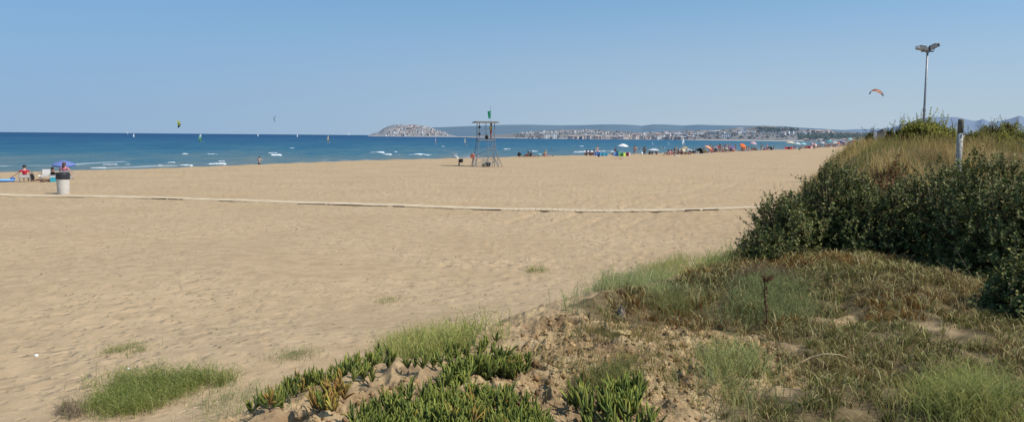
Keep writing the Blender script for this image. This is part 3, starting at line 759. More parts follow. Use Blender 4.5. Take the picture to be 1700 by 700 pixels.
BIG = [(908, 229.6, 3, (1.25, 1, 1.2), 0, 'broad white seafront block standing out left of the town row'),
       (921, 229.8, 2, (1.1, 1, 1.25), 0, 'white seafront block with a raised end right of the broad white block'),
       (902, 230, 2, (.7, 1, .9), 2, 'small pink seafront house at the left end of the broad white block'),
       (883, 222.6, 2, (.55, 1, .55), 0, 'lone white cube house on the hillside left of the villas'),
       (1134, 224.5, 3, (.8, 1, 1.1), 0, 'white flat roofed hotel block raised behind the white sail'),
       (1154, 224.6, 2, (1.0, 1, .85), 0, 'white gabled block at the left end of the bluff terrace'),
       (1206, 229.4, 3, (.88, 1, 1.25), 0, 'bright white cubic building standing low on the bluff by the rocks'),
       (1229, 216.6, 1, (1.0, 1, .65), 0, 'white house on the crest of the wooded rise'),
       (1237, 222.6, 2, (1.0, 1, 1.25), 0, 'tall white house on the slope of the wooded rise'),
       (1266, 220.4, 3, (.6, 1, .45), 0, 'short white building at the left of the long pale block'),
       (1280, 221, 3, (1.1, 1, .5), 1, 'long pale block below the dark tree hill'),
       (1296, 223, 3, (.95, 1, .55), 0, 'long white block with two wings right of the tree hill'),
       (1314, 221.5, 3, (.6, 1, .5), 0, 'white flat roofed house above the pine slope'),
       (1328, 222.6, 3, (.6, 1, .45), 1, 'cream flat roofed house nearest to the pine wood')]
for x, y, k, sz_, wm, lb in BIG:
    put_house('town_slope', x, y, k, lb, None, wm=wm, rm=1, size=sz_, name='white_building' if wm == 0 else 'building', cat='building')

# far woods: one mass each, distance haze mixed into the leaf colours
def clump_mesh(centres, n_each, size, cols, rng, flat=0.7):
    V = []; C = []
    for (c, r) in centres:
        d = rng.normal(size=(n_each, 3)); d /= np.linalg.norm(d, axis=1)[:, None]
        p = np.array(c) + d * np.array(r) * rng.uniform(.55, 1.05, (n_each, 1))
        p[:, 2] = np.maximum(p[:, 2], c[2] - r[2] * .9)
        t1 = rng.normal(size=(n_each, 3)); t1 /= np.linalg.norm(t1, axis=1)[:, None]
        t2 = np.cross(t1, rng.normal(size=(n_each, 3))); t2 /= np.linalg.norm(t2, axis=1)[:, None]
        s = size * rng.uniform(.6, 1.3, (n_each, 1))
        V.append(np.stack([p - t1 * s, p - t2 * s * flat, p + t1 * s, p + t2 * s * flat], 1).reshape(-1, 3))
        cc = np.array(cols)[rng.integers(0, len(cols), n_each)] * rng.uniform(.8, 1.2, (n_each, 1))
        C.append(np.repeat(cc, 4, 0))
    V = np.concatenate(V); C = np.concatenate(C)
    return V, np.arange(len(V)).reshape(-1, 4), C

def far_wood(name, label, xs, cols, sz, seed):
    rng = np.random.default_rng(seed); cs = []
    for (x, y) in xs:
        p = hit('town_slope', x, y)
        if p is None: continue
        r = rng.uniform(.75, 1.2) * sz
        cs.append(((p.x, p.y, p.z + r * .7), (r * 1.1, r * 1.1, r * .9)))
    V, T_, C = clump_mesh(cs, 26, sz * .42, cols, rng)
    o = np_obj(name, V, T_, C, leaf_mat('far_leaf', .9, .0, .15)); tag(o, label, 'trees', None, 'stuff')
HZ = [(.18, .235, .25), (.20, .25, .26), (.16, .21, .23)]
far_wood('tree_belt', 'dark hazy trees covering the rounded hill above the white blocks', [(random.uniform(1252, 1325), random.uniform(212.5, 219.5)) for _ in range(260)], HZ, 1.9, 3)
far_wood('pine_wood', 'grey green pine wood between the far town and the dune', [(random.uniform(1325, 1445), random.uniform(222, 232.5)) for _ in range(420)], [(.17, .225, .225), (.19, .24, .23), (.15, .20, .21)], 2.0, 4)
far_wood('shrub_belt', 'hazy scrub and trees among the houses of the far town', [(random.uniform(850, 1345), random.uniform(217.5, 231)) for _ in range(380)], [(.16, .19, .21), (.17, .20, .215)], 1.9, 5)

def G(px, py):
    p = gp(px, py); return Vector((p[0], p[1], gz(p[0], p[1])))

# ------------------------------------------------------------------ parasols, windbreaks, beach things
POLEM = mat('white_pole', (.62, .62, .62), .4, .05)
def parasol_proto(r=1.0, h=2.1, drop=.42, n=8, flat=1.0):
    root = empty('beach_umbrella', (0, 0, 0))
    vs = [(0, 0, h)]; fs = []; m_ = 4; seg = n * 3
    for i in range(1, m_ + 1):
        t = i / m_
        for k in range(seg):
            w_ = 2 * math.pi * k / seg
            sc = 1 - .07 * t * abs(math.sin(n * w_ / 2)) 
            vs.append((r * t * sc * math.cos(w_), r * t * sc * math.sin(w_), h - drop * t ** 1.7 * flat))
    for k in range(seg):
        k2 = (k + 1) % seg; fs.append((0, 1 + k, 1 + k2))
        for i in range(m_ - 1): fs.append((1 + i * seg + k, 1 + (i + 1) * seg + k, 1 + (i + 1) * seg + k2, 1 + i * seg + k2))
    b = MB(); b.add(vs, fs)
    o = b.build('canopy', CL['blue'], root)
    val = MB(); vv = []; ff = []
    for k in range(seg):
        x, y, z = vs[1 + (m_ - 1) * seg + k]; vv += [(x, y, z), (x * 1.01, y * 1.01, z - .11)]
    for k in range(seg):
        k2 = (k + 1) % seg; ff.append((2 * k, 2 * k + 1, 2 * k2 + 1, 2 * k2))
    val.add(vv, ff).build('valance', CL['blue'], root)
    MB().tube([(0, 0, -.25), (0, 0, h + .07)], .018, 6).build('pole', POLEM, root)
    return root
UMB = parasol_proto(); umb_first = [True]
def put_umbrella(loc, label, c, tilt=(0, 0), s=1.0, hs=1.0, c2=None, group=None, name='beach_umbrella'):
    if umb_first[0]: o = UMB; umb_first[0] = False
    else: o = copy_tree(UMB)
    o.name = name
    o.location = loc; o.rotation_euler = (tilt[0], tilt[1], random.uniform(0, 1)); o.rotation_mode = 'XYZ'; o.scale = (s, s, s * hs)
    tag(o, label, 'umbrella', group)
    own_mat(child(o, 'canopy'), c); own_mat(child(o, 'valance'), c2 or c)
    return o
UM = {k: mat('canvas_' + k, c, .8, .06, trans=.15) for k, c in dict(blue=(.15, .20, .45), white=(.75, .75, .75), purple=(.14, .12, .28), orange=(.80, .17, .04), red=(.42, .04, .06), sky=(.22, .55, .80), cream=(.62, .55, .42),
      pink=(.62, .40, .42), mid=(.10, .26, .55), teal=(.10, .36, .36), straw=(.45, .33, .17), darkred=(.25, .03, .04), peach=(.70, .35, .22), green=(.10, .35, .08), lime=(.45, .65, .08), cyan=(.12, .55, .70), deepcyan=(.02, .30, .50), navy=(.05, .10, .28), black=(.02, .025, .025), aqua=(.35, .62, .62))
      .items()}

def windbreak(loc, rz, panels, label, h=.9, w_=.8):
    root = empty('windbreak', loc, label, 'windbreak', None, rz)
    x = -w_ * len(panels) / 2; y = 0
    for i, c in enumerate(panels):
        y2 = .22 * ((i % 2) * 2 - 1) * -1
        vs = []; fs = []
        for k in range(5):
            t = k / 4; sag = .05 * math.sin(math.pi * t)
            vs += [(x + w_ * t, y + (y2 - y) * t + sag, .04), (x + w_ * t, y + (y2 - y) * t + sag, h - sag * .6)]
        for k in range(4): fs.append((2 * k, 2 * k + 2, 2 * k + 3, 2 * k + 1))
        MB().add(vs, fs).build('panel', UM[c], root)
        MB().tube([(x, y, -.15), (x, y, h + .08)], .016, 6).build('pole', POLEM, root)
        x += w_; y = y2
    MB().tube([(x, y, -.15), (x, y, h + .08)], .016, 6).build('pole', POLEM, root)
    return root

FRAMEM = mat('chair_frame', (.5, .5, .52), .35, .05, metal=.6)
def beach_chair(loc, rz, label, cloth='white', s=1.0, top=.60):
    root = empty('beach_chair', loc, label, 'chair', None, rz)
    root.scale = (s, s, s)
    b = MB()
    def cloth_strip(p0, p1, w_, sag):
        vs = []; fs = []
        for k in range(7):
            t = k / 6; p = Vector(p0).lerp(Vector(p1), t) + Vector((0, -sag * math.sin(math.pi * t) * .6, -sag * math.sin(math.pi * t)))
            vs += [(p.x - w_ / 2, p.y, p.z), (p.x + w_ / 2, p.y, p.z)]
        for k in range(6): fs.append((2 * k, 2 * k + 1, 2 * k + 3, 2 * k + 2))
        return MB().add(vs, fs)
    cloth_strip((0, .36, .27), (0, -.14, .22), .54, .03).build('seat', CL[cloth], root)
    cloth_strip((0, -.15, .22), (0, -.17 - .17 * top, top), .54, .02).build('backrest', CL[cloth], root)
    for s_ in (-1, 1):
        x = s_ * .29
        b.tube([(x, .36, .27), (x, -.15, .22), (x, -.18 - .17 * top, top + .02)], .014, 6)
        MB().tube([(x, .40, .0), (x, -.02, .25), (x, -.2, .46), (x, .3, .46)], .014, 6).build('leg', FRAMEM, root)
        MB().tube([(x, -.40, .0), (x, .10, .25)], .014, 6).build('leg', FRAMEM, root)
    b.tube([(-.29, -.18 - .17 * top, top + .02), (.29, -.18 - .17 * top, top + .02)], .014, 6); b.tube([(-.29, .36, .27), (.29, .36, .27)], .014, 6)
    b.build('frame', FRAMEM, root)
    return root

def bag(loc, label, c, d=(.4, .25, .4), seed=1, name='beach_bag', rz=0.0):
    root = empty(name, loc, label, 'bag', None, rz)
    b = MB().blob((0, 0, d[2] * .48), (d[0] / 2, d[1] / 2, d[2] * .5), seed, .12, 14, 8)
    b.v = [(x, y, max(z, -.01)) for x, y, z in b.v]
    b.build('sack', c, root, smooth=True)
    for s_ in (-1, 1):
        MB().tube([(-d[0] * .22, s_ * d[1] * .3, d[2] * .85), (-d[0] * .12, s_ * d[1] * .3, d[2] * 1.18), (d[0] * .12, s_ * d[1] * .3, d[2] * 1.18), (d[0] * .22, s_ * d[1] * .3, d[2] * .85)], .012, 6).build('handle', c, root)
    return root

def towel(loc, label, c, d=(.8, 1.7), rz=0.0, name='towel'):
    vs = []; fs = []; nx, ny = 6, 10
    for j in range(ny + 1):
        for i in range(nx + 1):
            x = (i / nx - .5) * d[0]; y = (j / ny - .5) * d[1]
            vs.append((x, y, .03 + .018 * math.sin(7 * x + 3 * y) + .012 * math.sin(9 * y)))
    for j in range(ny):
        for i in range(nx):
            k = j * (nx + 1) + i; fs.append((k, k + 1, k + nx + 2, k + nx + 1))
    o = MB().add(vs, fs).build(name, c); o.location = loc; o.rotation_euler = (0, 0, rz)
    return tag(o, label, 'towel')
# ------------------------------------------------------------------ lifeguard tower
galv = mat('galvanised', (.20, .215, .235), .55, .12, metal=.2); darkp = mat('dark_plastic', (.02, .02, .024), .6, .1)
p = G(806, 276.6)
TW = empty('lifeguard_tower', p, 'open steel lifeguard tower with flat roof and green flag standing on the bare sand', 'tower', None, .22)
def part(name, b, m, parent, smooth=False): return b.build(name, m, parent, smooth)
part('roof', MB().box((-.02, 0, 4.86), (2.65, 2.3, .10)).box((-.02, 0, 4.95), (2.4, 2.05, .06)), mat('roof_sheet', (.24, .22, .20), .7, .1), TW)
part('platform', MB().box((0, 0, 2.96), (1.95, 1.8, .16)), galv, TW)
for sx_ in (-1, 1):
    for sy_ in (-1, 1):
        part('leg', MB().tube([(sx_ * 1.28, sy_ * 1.15, -.05), (sx_ * .84, sy_ * .78, 2.95), (sx_ * .84, sy_ * .78, 4.82)], .042, 6), galv, TW)
part('mullion', MB().tube([(-.22, -.78, 3.0), (-.22, -.78, 4.82)], .022, 6), galv, TW)
part('mullion', MB().tube([(.2, .78, 3.0), (.2, .78, 4.82)], .022, 6), galv, TW)
b = MB()
for z in (3.45, 3.95):
    for s_ in (-1, 1):
        b.tube([(-.86, s_ * .78, z), (.40, s_ * .78, z)], .02, 6)
    b.tube([(-.86, -.78, z), (-.86, .78, z)], .02, 6)
part('railing', b, galv, TW)
b = MB()
for (x0, z0, x1, z1) in ((-1.27, .05, 1.10, 1.2), (1.27, .05, -1.10, 1.2), (-1.10, 1.2, 1.10, 1.2), (-.98, 2.0, .98, 2.0), (-1.10, 1.2, .98, 2.0)):
    for s_ in (-1, 1):
        yy = lambda z: s_ * (1.14 - .36 * z / 2.95)
        b.tube([(x0, yy(z0), z0), (x1, yy(z1), z1)], .026, 6)
for s_ in (-1, 1):
    b.tube([(s_ * 1.26, -1.12, .1), (s_ * 1.10, .98, 1.2)], .026, 6); b.tube([(s_ * 1.10, -.98, 1.2), (s_ * 1.10, .98, 1.2)], .026, 6)
part('brace', b, galv, TW)
for (x0, x1, y_) in ((-1.08, -1.55, -1.0), (-1.08, -1.5, 1.0), (1.08, 1.6, 1.0), (.5, 1.25, -1.05), (-.3, -.75, -1.05), (.2, -.4, -1.0)):
    part('outrigger', MB().tube([(x0, y_ * .9, 1.2), (x1, y_ * 1.1, -.05)], .026, 6), galv, TW)
b = MB()
for s_ in (-.24, .24):
    b.tube([(.30 + s_, -.92, 2.98), (.28 + s_, -1.35, -.03)], .022, 6)
for k in range(11):
    t = (k + .5) / 11; b.tube([(.06, -.92 - .43 * t, 2.98 - 3 * t), (.54, -.92 - .43 * t, 2.98 - 3 * t)], .014, 6)
part('ladder', b, galv, TW)
b = MB()
for s_ in (-.25, .25):
    b.tube([(.86, s_ + .2, 2.6), (1.95, s_ + .2, -.04)], .022, 6)
for k in range(9):
    t = (k + .5) / 9; b.tube([(.86 + 1.09 * t, -.05, 2.6 - 2.64 * t), (.86 + 1.09 * t, .45, 2.6 - 2.64 * t)], .013, 6)
part('side_ladder', b, galv, TW)
for z in (3.62, 4.36):
    s_ = part('loudspeaker', MB().lathe([(.05, -.14), (.12, -.13), (.13, .05), (.08, .14)], 12).box((0, .1, 0), (.05, .12, .05)), darkp, TW); s_.location = (-.86, -.92, z)
fp = part('flagpole', MB().tube([(.56, 0, 4.95), (.56, 0, 6.75)], .016, 6), galv, TW)
vs = []; fs = []
for j in range(9):
    for i in range(5):
        u, v = i / 4, j / 8
        vs.append((.56 - u * (.34 - .10 * v) - .02, .05 * math.sin(7 * u + 3 * v) * u, 6.18 - .78 * v - .10 * u + .05 * math.sin(5 * v) * u))
for j in range(8):
    for i in range(4): k = j * 5 + i; fs.append((k, k + 1, k + 6, k + 5))
MB().add(vs, fs).build('flag', mat('flag_green', (.02, .26, .14), .8, .1, trans=.2), fp)
TM = Matrix.Translation(p) @ Matrix.Rotation(.22, 4, 'Z')
put_person('guard', TM @ Vector((.52, -.3, 3.03)), -1.3, 'lifeguard in yellow top and red shorts standing on the tower platform under the roof', None, 2, 0, 'red', 'yellow', 1.0)
bag(TM @ Vector((.0, -.55, 3.03)), 'black rucksack sitting on the tower platform at the left of the lifeguard', CL['black'], (.42, .34, .5), 5, 'rucksack')
bag(TM @ Vector((-.25, -.35, 0.0)), 'dark round bag lying on the sand under the tower', CL['khaki'], (.40, .35, .36), 6, 'kit_bag')
# rescue can rack beside the tower
q = TM @ Vector((-1.5, -.2, 0)); q.z = gz(q.x, q.y)
LBY = empty('lifebuoy_stand', q, 'orange lifebuoy hung on a thin post at the left foot of the tower', 'lifebuoy')
part('post', MB().tube([(0, 0, -.25), (0, 0, 1.45)], .03, 8), galv, LBY)
b = MB(); ring = []
for k in range(25):
    a = 2 * math.pi * k / 24; ring.append((.17 * math.cos(a), -.09, 1.15 + .17 * math.sin(a)))
b.tube(ring, .085, 8, False); part('ring', b, mat('buoy_orange', (.58, .09, .03), .5, .08), LBY, True)
part('rope', MB().tube([(r[0] * 1.55, r[1], 1.15 + (r[2] - 1.15) * 1.55) for r in ring], .012, 5, False), CL['white'], LBY)
# folded trolley under the tower
q = TM @ Vector((.45, .25, 0)); q.z = gz(q.x, q.y)
TR = empty('beach_trolley', q, 'grey two wheeled rescue trolley parked between the legs of the tower', 'trolley', None, .1)
part('frame', MB().tube([(-.55, -.2, .32), (.35, -.2, .36), (.65, -.2, .8)], .022, 6).tube([(-.55, .2, .32), (.35, .2, .36), (.65, .2, .8)], .022, 6).tube([(.65, -.2, .8), (.65, .2, .8)], .022, 6).tube([(-.55, -.2, .32), (-.55, .2, .32)], .022, 6), galv, TR)
for s_ in (-1, 1):
    wv = part('wheel', MB().lathe([(.08, -.04), (.23, -.05), (.25, 0), (.23, .05), (.08, .04)], 18), darkp, TR); wv.location = (-.1, s_ * .28, .24); wv.rotation_euler = (math.pi / 2, 0, 0)
part('tray', MB().box((-.15, 0, .40), (.75, .36, .10)), mat('trolley_tray', (.16, .17, .19)), TR)

# ------------------------------------------------------------------ bins
p = G(105.5, 321.8)
B = empty('litter_bin', p, 'tall pale concrete litter bin with a black liner folded over its rim beside the boardwalk', 'bin')
prof = [(.29, -.05), (.30, 0), (.315, .40), (.325, .76), (.33, .80), (.30, .80), (.295, .72)]
part('body', MB().lathe(prof, 32, cap=False), mat('pale_concrete', (.56, .52, .47), .9, .1, 9, .1), B, True)
part('liner', MB().lathe([(.345, .81), (.355, .84), (.352, .95), (.35, 1.10), (.345, 1.15), (.325, 1.16), (.31, 1.13), (.30, .85)], 32, cap=False), mat('black_liner', (.025, .025, .03), .45, .25, 14, .4), B, True)
part('rim', MB().lathe([(.31, 1.10), (.33, 1.175), (.345, 1.16)], 32, cap=False), darkp, B, True)
p = G(764, 276)
B2 = empty('post_bin', p, 'small black litter bin hung on a short post left of the lifeguard tower', 'bin')
part('post', MB().tube([(-.12, 0, -.2), (-.12, 0, .78)], .07, 8), mat('dark_wood', (.06, .05, .045)), B2)
part('bucket', MB().lathe([(.15, .42), (.19, .50), (.215, .80), (.2, .82), (.18, .55)], 18).tube([(-.12, 0, .7), (.0, 0, .7)], .02, 6), darkp, B2).location = (.12, -.03, 0)

# ------------------------------------------------------------------ boardwalk
def slat_walk(pts, w_, seed, nm):
    rng = random.Random(seed); P_ = [G(*q) for q in pts]
    xs = [q.x for q in P_]; b = MB(); e = MB(); bump = MB()
    x = xs[0]; step = .26; last = None
    while x < xs[-1]:
        y = float(np.interp(x, xs, [q.y for q in P_])) + .04 * math.sin(x * .35 + seed)
        zz = float(base_h(x, y)) + .022 + .010 * math.sin(x * 1.3)
        ll = w_ + rng.uniform(-.04, .04)
        b.box((x, y + rng.uniform(-.02, .02), zz + rng.uniform(-.004, .004)), (step - .012, ll, .04), Matrix.Rotation(rng.uniform(-.006, .006), 3, 'Z'))
        x += step
    return b.build(nm, WOODB)
m, nt, out = new_mat('bleached_boards'); L = nt.links.new
co = N(nt, 'ShaderNodeTexCoord'); n1 = N(nt, 'ShaderNodeTexNoise', Scale=1.6, Detail=5.0); L(co.outputs['Object'], n1.inputs['Vector'])
r = N(nt, 'ShaderNodeValToRGB'); r.color_ramp.elements[0].position = .34; r.color_ramp.elements[1].position = .6
r.color_ramp.elements[0].color = rgb(.47, .36, .225); r.color_ramp.elements[1].color = rgb(.60, .47, .31); L(n1.outputs['Fac'], r.inputs[0])
pb = N(nt, 'ShaderNodeBsdfPrincipled'); pb.inputs['Roughness'].default_value = .9; L(r.outputs[0], pb.inputs['Base Color']); L(pb.outputs[0], out.inputs['Surface'])
WOODB = m
WALKP = [(-30, 322.5), (0, 323.8), (100, 326.3), (200, 327), (300, 330), (400, 333.2), (500, 336.6), (600, 339.6), (700, 343), (800, 346.8), (835, 347.4)]
WALKP2 = [(785, 344.8), (840, 347.6), (900, 348.6), (960, 349.6), (1020, 350.2), (1080, 350), (1140, 348.8), (1200, 346.8), (1260, 344.6), (1310, 342.5)]
W1 = slat_walk(WALKP, 1.1, 3, 'boardwalk'); W1['kind'] = 'structure'
W2 = slat_walk(WALKP2, 1.0, 4, 'boardwalk'); W2['kind'] = 'structure'
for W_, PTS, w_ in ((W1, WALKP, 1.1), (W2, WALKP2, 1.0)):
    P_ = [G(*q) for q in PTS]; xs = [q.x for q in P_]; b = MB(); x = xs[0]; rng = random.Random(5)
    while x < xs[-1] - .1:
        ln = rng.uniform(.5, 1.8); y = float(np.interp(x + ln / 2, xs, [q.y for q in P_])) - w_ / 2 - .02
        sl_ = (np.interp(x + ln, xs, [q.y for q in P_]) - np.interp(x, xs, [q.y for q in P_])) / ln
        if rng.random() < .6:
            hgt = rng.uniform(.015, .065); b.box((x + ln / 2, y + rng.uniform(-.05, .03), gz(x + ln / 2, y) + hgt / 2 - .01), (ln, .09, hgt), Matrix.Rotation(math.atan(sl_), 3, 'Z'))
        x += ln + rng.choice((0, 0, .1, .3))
    b.build('edge_shade', mat('edge_shade_brown', (.07, .05, .035), .9), W_)  # broken dark strip added as the shadow line along the near edge

# ------------------------------------------------------------------ group by the water at the left
def sea_pt(px, py, z=SEA_Z):
    d = ray(px, py); return Vector(EYE + d * (EYE[2] - z) / -d[2])
AWAY = .45
p = G(41.5, 301.5)
beach_chair(p, AWAY, 'low white folding beach chair under the sitter in the red shirt', 'white', 1.15, .40)
put_person('chairarm', p + Vector((0, .02, .0)), AWAY, 'person in red shirt seen from behind in a low white beach chair', None, 1, 0, 'navy', 'red', 1.0)
p = G(4, 301.6)
LI = empty('air_mattress', p, 'pale blue inflatable mattress lying on sand at the left picture edge', 'air mattress', None, .5)
b = MB()
for k in range(6): b.tube([(-.75, (k - 2.5) * .15, .10), (-.70, (k - 2.5) * .15, .10), (.70, (k - 2.5) * .15, .10), (.75, (k - 2.5) * .15, .10)], [.03, .078, .078, .03], 8)
part('mattress', b, mat('pvc_sky', (.18, .42, .70), .4, .08), LI, True)
part('pillow', MB().blob((.62, 0, .21), (.16, .42, .09), 3, .06, 12, 8), mat('pvc_blue', (.04, .12, .40), .4, .08), LI, True)
part('edge', MB().tube([(-.75, -.47, .07), (.75, -.47, .07)], .045, 6), mat('pvc_blue', (.04, .12, .40), .4, .08), LI)
bag(G(53, 300.5), 'dark upright beach bag right of the red shirted sitter', CL['black'], (.36, .3, .55), 11)
put_person('lie', G(62, 301.5) + Vector((.55, .1, .0)), 1.6, 'person in khaki lying flat on the sand between dark bag and white chair', None, 2, 0, 'khaki')
bag(G(71, 302), 'small brown bag on the sand in front of the white folding chair', mat('brown_cloth', (.16, .10, .07)), (.4, .28, .2), 12)
beach_chair(G(76.5, 299.5), .9, 'empty white folding beach chair with its back to the camera left of the blue umbrella', 'white', 1.25)
put_person('sit_top', G(90, 299.5), -.6, 'person in black top sitting on the sand left of the litter bin', None, 2, 0, 'black', 'black', 1.0)
CB = empty('cool_box', G(90, 301.6), 'turquoise cool box with white lid standing left of the litter bin', 'cool box', None, .3)
part('box', MB().box((0, 0, .16), (.42, .28, .32), None, 1.06), mat('coolbox_turq', (.05, .38, .48), .4, .05), CB); part('lid', MB().box((0, 0, .352), (.47, .32, .055)), CL['white'], CB)
part('handle', MB().tube([(-.22, 0, .30), (-.20, 0, .44), (.20, 0, .44), (.22, 0, .30)], .014, 6), CL['white'], CB)
pu = G(103, 298.5)
put_umbrella(pu + Vector((-.1, .5, 0)), 'blue beach umbrella with dark underside behind the litter bin', UM['blue'], (.12, -.05), .80, .82, UM['navy'])
pc = G(111.5, 299.5)
beach_chair(pc, .1, 'white beach chair under the blue umbrella partly hidden by the bin', 'white', 1.1)
put_person('chair', pc + Vector((-.12, .0, .06)), .1, 'person with red brown hair sitting under the blue umbrella behind the bin', None, 1, 1, 'white', 'pink', 1.08)
# bather at the water's edge
pb_ = at(430.5, 272, 106); pb_ = Vector((pb_[0], pb_[1], 0)); pb_.z = gz(pb_.x, pb_.y)
put_person('reach', pb_, -.1, 'bather seen from behind standing knee deep at the water edge in black shorts', None, 1, 0, 'black', 'black', 1.0)
ch_ = [o for o in COL.objects if o.get('label', '').startswith('bather seen')][0]
sh_ = child(ch_, 'shirt')
if sh_: bpy.data.objects.remove(sh_)
# things left of the tower
beach_chair(G(756, 262.4), -1.3, 'white reclining beach chair at the crest of the beach left of the tower', 'white', 1.25)
beach_chair(G(749, 261.6), .8, 'second white beach chair turned to the sea further left of the tower', 'white', 1.2)
put_person('sit', G(751.5, 261.6), .4, 'bather sitting between the two white beach chairs left of the tower', None, 1, 2, 'white', None, 1.1)

# ------------------------------------------------------------------ groups right of the tower
bag(G(862, 260.2), 'black upright bag at the left of the sunbathers right of the tower', CL['black'], (.6, .4, .75), 21)
put_person('lie', G(868, 260.3), 1.5, 'sunbather in dark green lying right beside the black upright bag', None, 2, 0, 'green')
put_person('sit', G(876, 260.4), .9, 'brown skinned sunbather sitting in the row right of the tower', None, 2, 0, 'red')
put_person('sit_top', G(881, 260.4), .2, 'sunbather in dark shirt sitting in the row right of the tower', None, 2, 0, 'black', 'black')
put_person('lie', G(887, 260.2), 1.4, 'sunbather in red trunks lying at the end of the row right of the tower', None, 2, 0, 'red')
put_umbrella(G(896.5, 260), 'small white parasol beside a pink sunbather right of the tower', UM['aqua'], (.05, .05), .42, .55)
put_person('sit', G(905, 260), .5, 'tall seated sunbather with pale hair and red trunks beside the small white parasol', None, 1, 2, 'red', None, 1.2)
put_person('lie', G(910, 260), 1.5, 'sunbather in pink lying right of the small white parasol', None, 1, 1, 'pink')
ps = sea_pt(915, 250); put_person('stand', (ps.x, ps.y, max(gz(ps.x, ps.y), SEA_Z - 1.15)), 1.0, 'lone dark haired swimmer standing in the sea beyond the white parasol', None, 2, 0, 'black')
for i, (x, lab, sk_) in enumerate(((973.5, 'left of three brown sitters in front of the white surf', 2), (979.5, 'middle of three brown sitters in front of the white surf', 2), (985.5, 'right of three brown sitters in front of the white surf', 2))):
    put_person('sit', G(x, 258.3), [.3, -.2, .6][i], lab, None, sk_, 0, ['black', 'red', 'purple'][i], None, 1.15)
put_person('stand', G(991.5, 257.6), .2, 'bather in pink shorts standing by the blue and cyan windbreak', None, 1, 1, 'pink')
windbreak(G(991, 258.8), .35, ['navy', 'mid'], 'dark blue windbreak in front of the white surf', .75, .55)
windbreak(G(1002.5, 259.2), .1, ['deepcyan', 'cyan', 'deepcyan', 'cyan'], 'bright cyan windbreak with paler stripes in front of the surf', .62, .33)
bag(G(994, 260.3), 'dark bag on the sand in front of the windbreaks', CL['navy'], (.4, .3, .35), 31)
put_umbrella(G(1024, 258.5), 'pale teal parasol tilted over people beside the blue windbreak', UM['teal'], (.2, .55), .62, .8)
put_person('sit_top', G(1019.5, 258.2), .5, 'person in purple shirt sitting left of the blue windbreak', None, 1, 0, 'black', 'purple', 1.1)
put_person('trousers', G(1021.5, 257.4), .1, 'person in dark clothes standing behind the blue windbreak', None, 1, 0, 'navy', 'purple', .9)
windbreak(G(1024.5, 259.5), .1, ['mid', 'mid', 'aqua'], 'blue windbreak with one pale panel left of the green one', .75, .42)
windbreak(G(1033, 259.6), -.1, ['green', 'green', 'lime'], 'bright green windbreak with a lime panel', .66, .42)
windbreak(G(1041.5, 259.2), .15, ['red', 'red', 'pink'], 'red windbreak fading to pink right of the green one', .66, .42)
put_umbrella(G(1033.5, 257.4), 'large white parasol raised high above the green windbreak', UM['white'], (.04, .02), 1.02, 1.0)
towel(G(1024, 263.2), 'long brown towel lying on the sand below the blue windbreak', mat('towel_brown', (.32, .16, .10)), (.75, 1.8), 1.57)
put_person('stand', G(1053, 256.6), .1, 'slim bather standing alone right of the red windbreak', None, 2, 0, 'purple')
put_person('stand', G(1055.2, 256), -.3, 'bather in grey shorts standing just behind the slim one', None, 1, 0, 'grey')
bag(G(1065.5, 257), 'white bag on the sand left of the dark standing pair', CL['white'], (.5, .4, .55), 33)
put_person('trousers', G(1069, 256.8), .3, 'person in black standing by the white bag', None, 2, 0, 'black', 'black', .93)
put_person('trousers', G(1071, 256.6), -.6, 'person in dark grey standing right of the one in black', None, 2, 0, 'grey', 'grey', .9)
put_umbrella(G(1085, 256.8), 'low wide purple parasol with a white crown', UM['white'], (.03, .0), 1.15, .48, UM['purple'])
for i, x in enumerate((1078.5, 1083, 1089.5)):
    put_person('sit_top', G(x, 256.6), [.2, 1, -.5][i], ['person in navy sitting left under the low purple parasol', 'person in purple sitting mid under the low purple parasol', 'person in black sitting right under the low purple parasol'][i], None, 1, 0, 'black', ['navy', 'purple', 'black'][i], .95)
put_person('sit', G(1108, 257.2), 1.2, 'brown back of a sitter at the left of the pink group', None, 2, 0, 'black', None, 1.1)
put_person('sit_top', G(1112, 257.6), .3, 'sitter in pink shirt in the middle of the pink group', None, 1, 1, 'pink', 'pink', 1.15)
put_person('sit', G(1115.5, 257), -.6, 'sitter in red trunks at the right of the pink group', None, 1, 0, 'red', None, 1.05)
put_person('trousers', G(1119.5, 259.4), .0, 'person in black top and white trousers walking on the sand in front of the crowd', None, 1, 0, 'black', 'black', .95)
towel(G(1122.5, 258.8), 'pale towel spread right of the walker in black', CL['white'], (.9, 1.8), .2)
put_umbrella(G(1126, 256), 'small grey parasol low on the sand right of the walker in black', UM['navy'], (.2, .3), .45, .55)
put_umbrella(G(1136.5, 256.4), 'straw coloured thatched parasol below the white sail', UM['straw'], (0, 0), .78, .95)
put_umbrella(G(1133, 256), 'beige shade right behind the thatched parasol', UM['cream'], (.35, -.3), .8, .7)
put_umbrella(G(1144, 256.2), 'white flat parasol right of the thatched parasol', UM['white'], (.05, 0), .62, .8)
put_umbrella(G(1151, 254.6), 'second white parasol tilted beside the dark shelter', UM['white'], (.3, .4), .5, .7)
for i, (x, y, sc) in enumerate(((1132, 256.3, 1), (1138, 256.6, 1.1), (1143.5, 256.8, 1), (1146, 256.4, 1))):
    put_person('sit_top' if i % 2 else 'sit', G(x, y), i * .8, ['sitter in navy shaded by the beige shade', 'sitter in beige beside the thatched parasol', 'sitter in purple under the white flat parasol', 'sitter in black under the right rim of the white flat parasol'][i], None, i % 3, 0, ['navy', 'khaki', 'purple', 'black'][i], ['navy', 'khaki', 'purple', 'black'][i], sc)

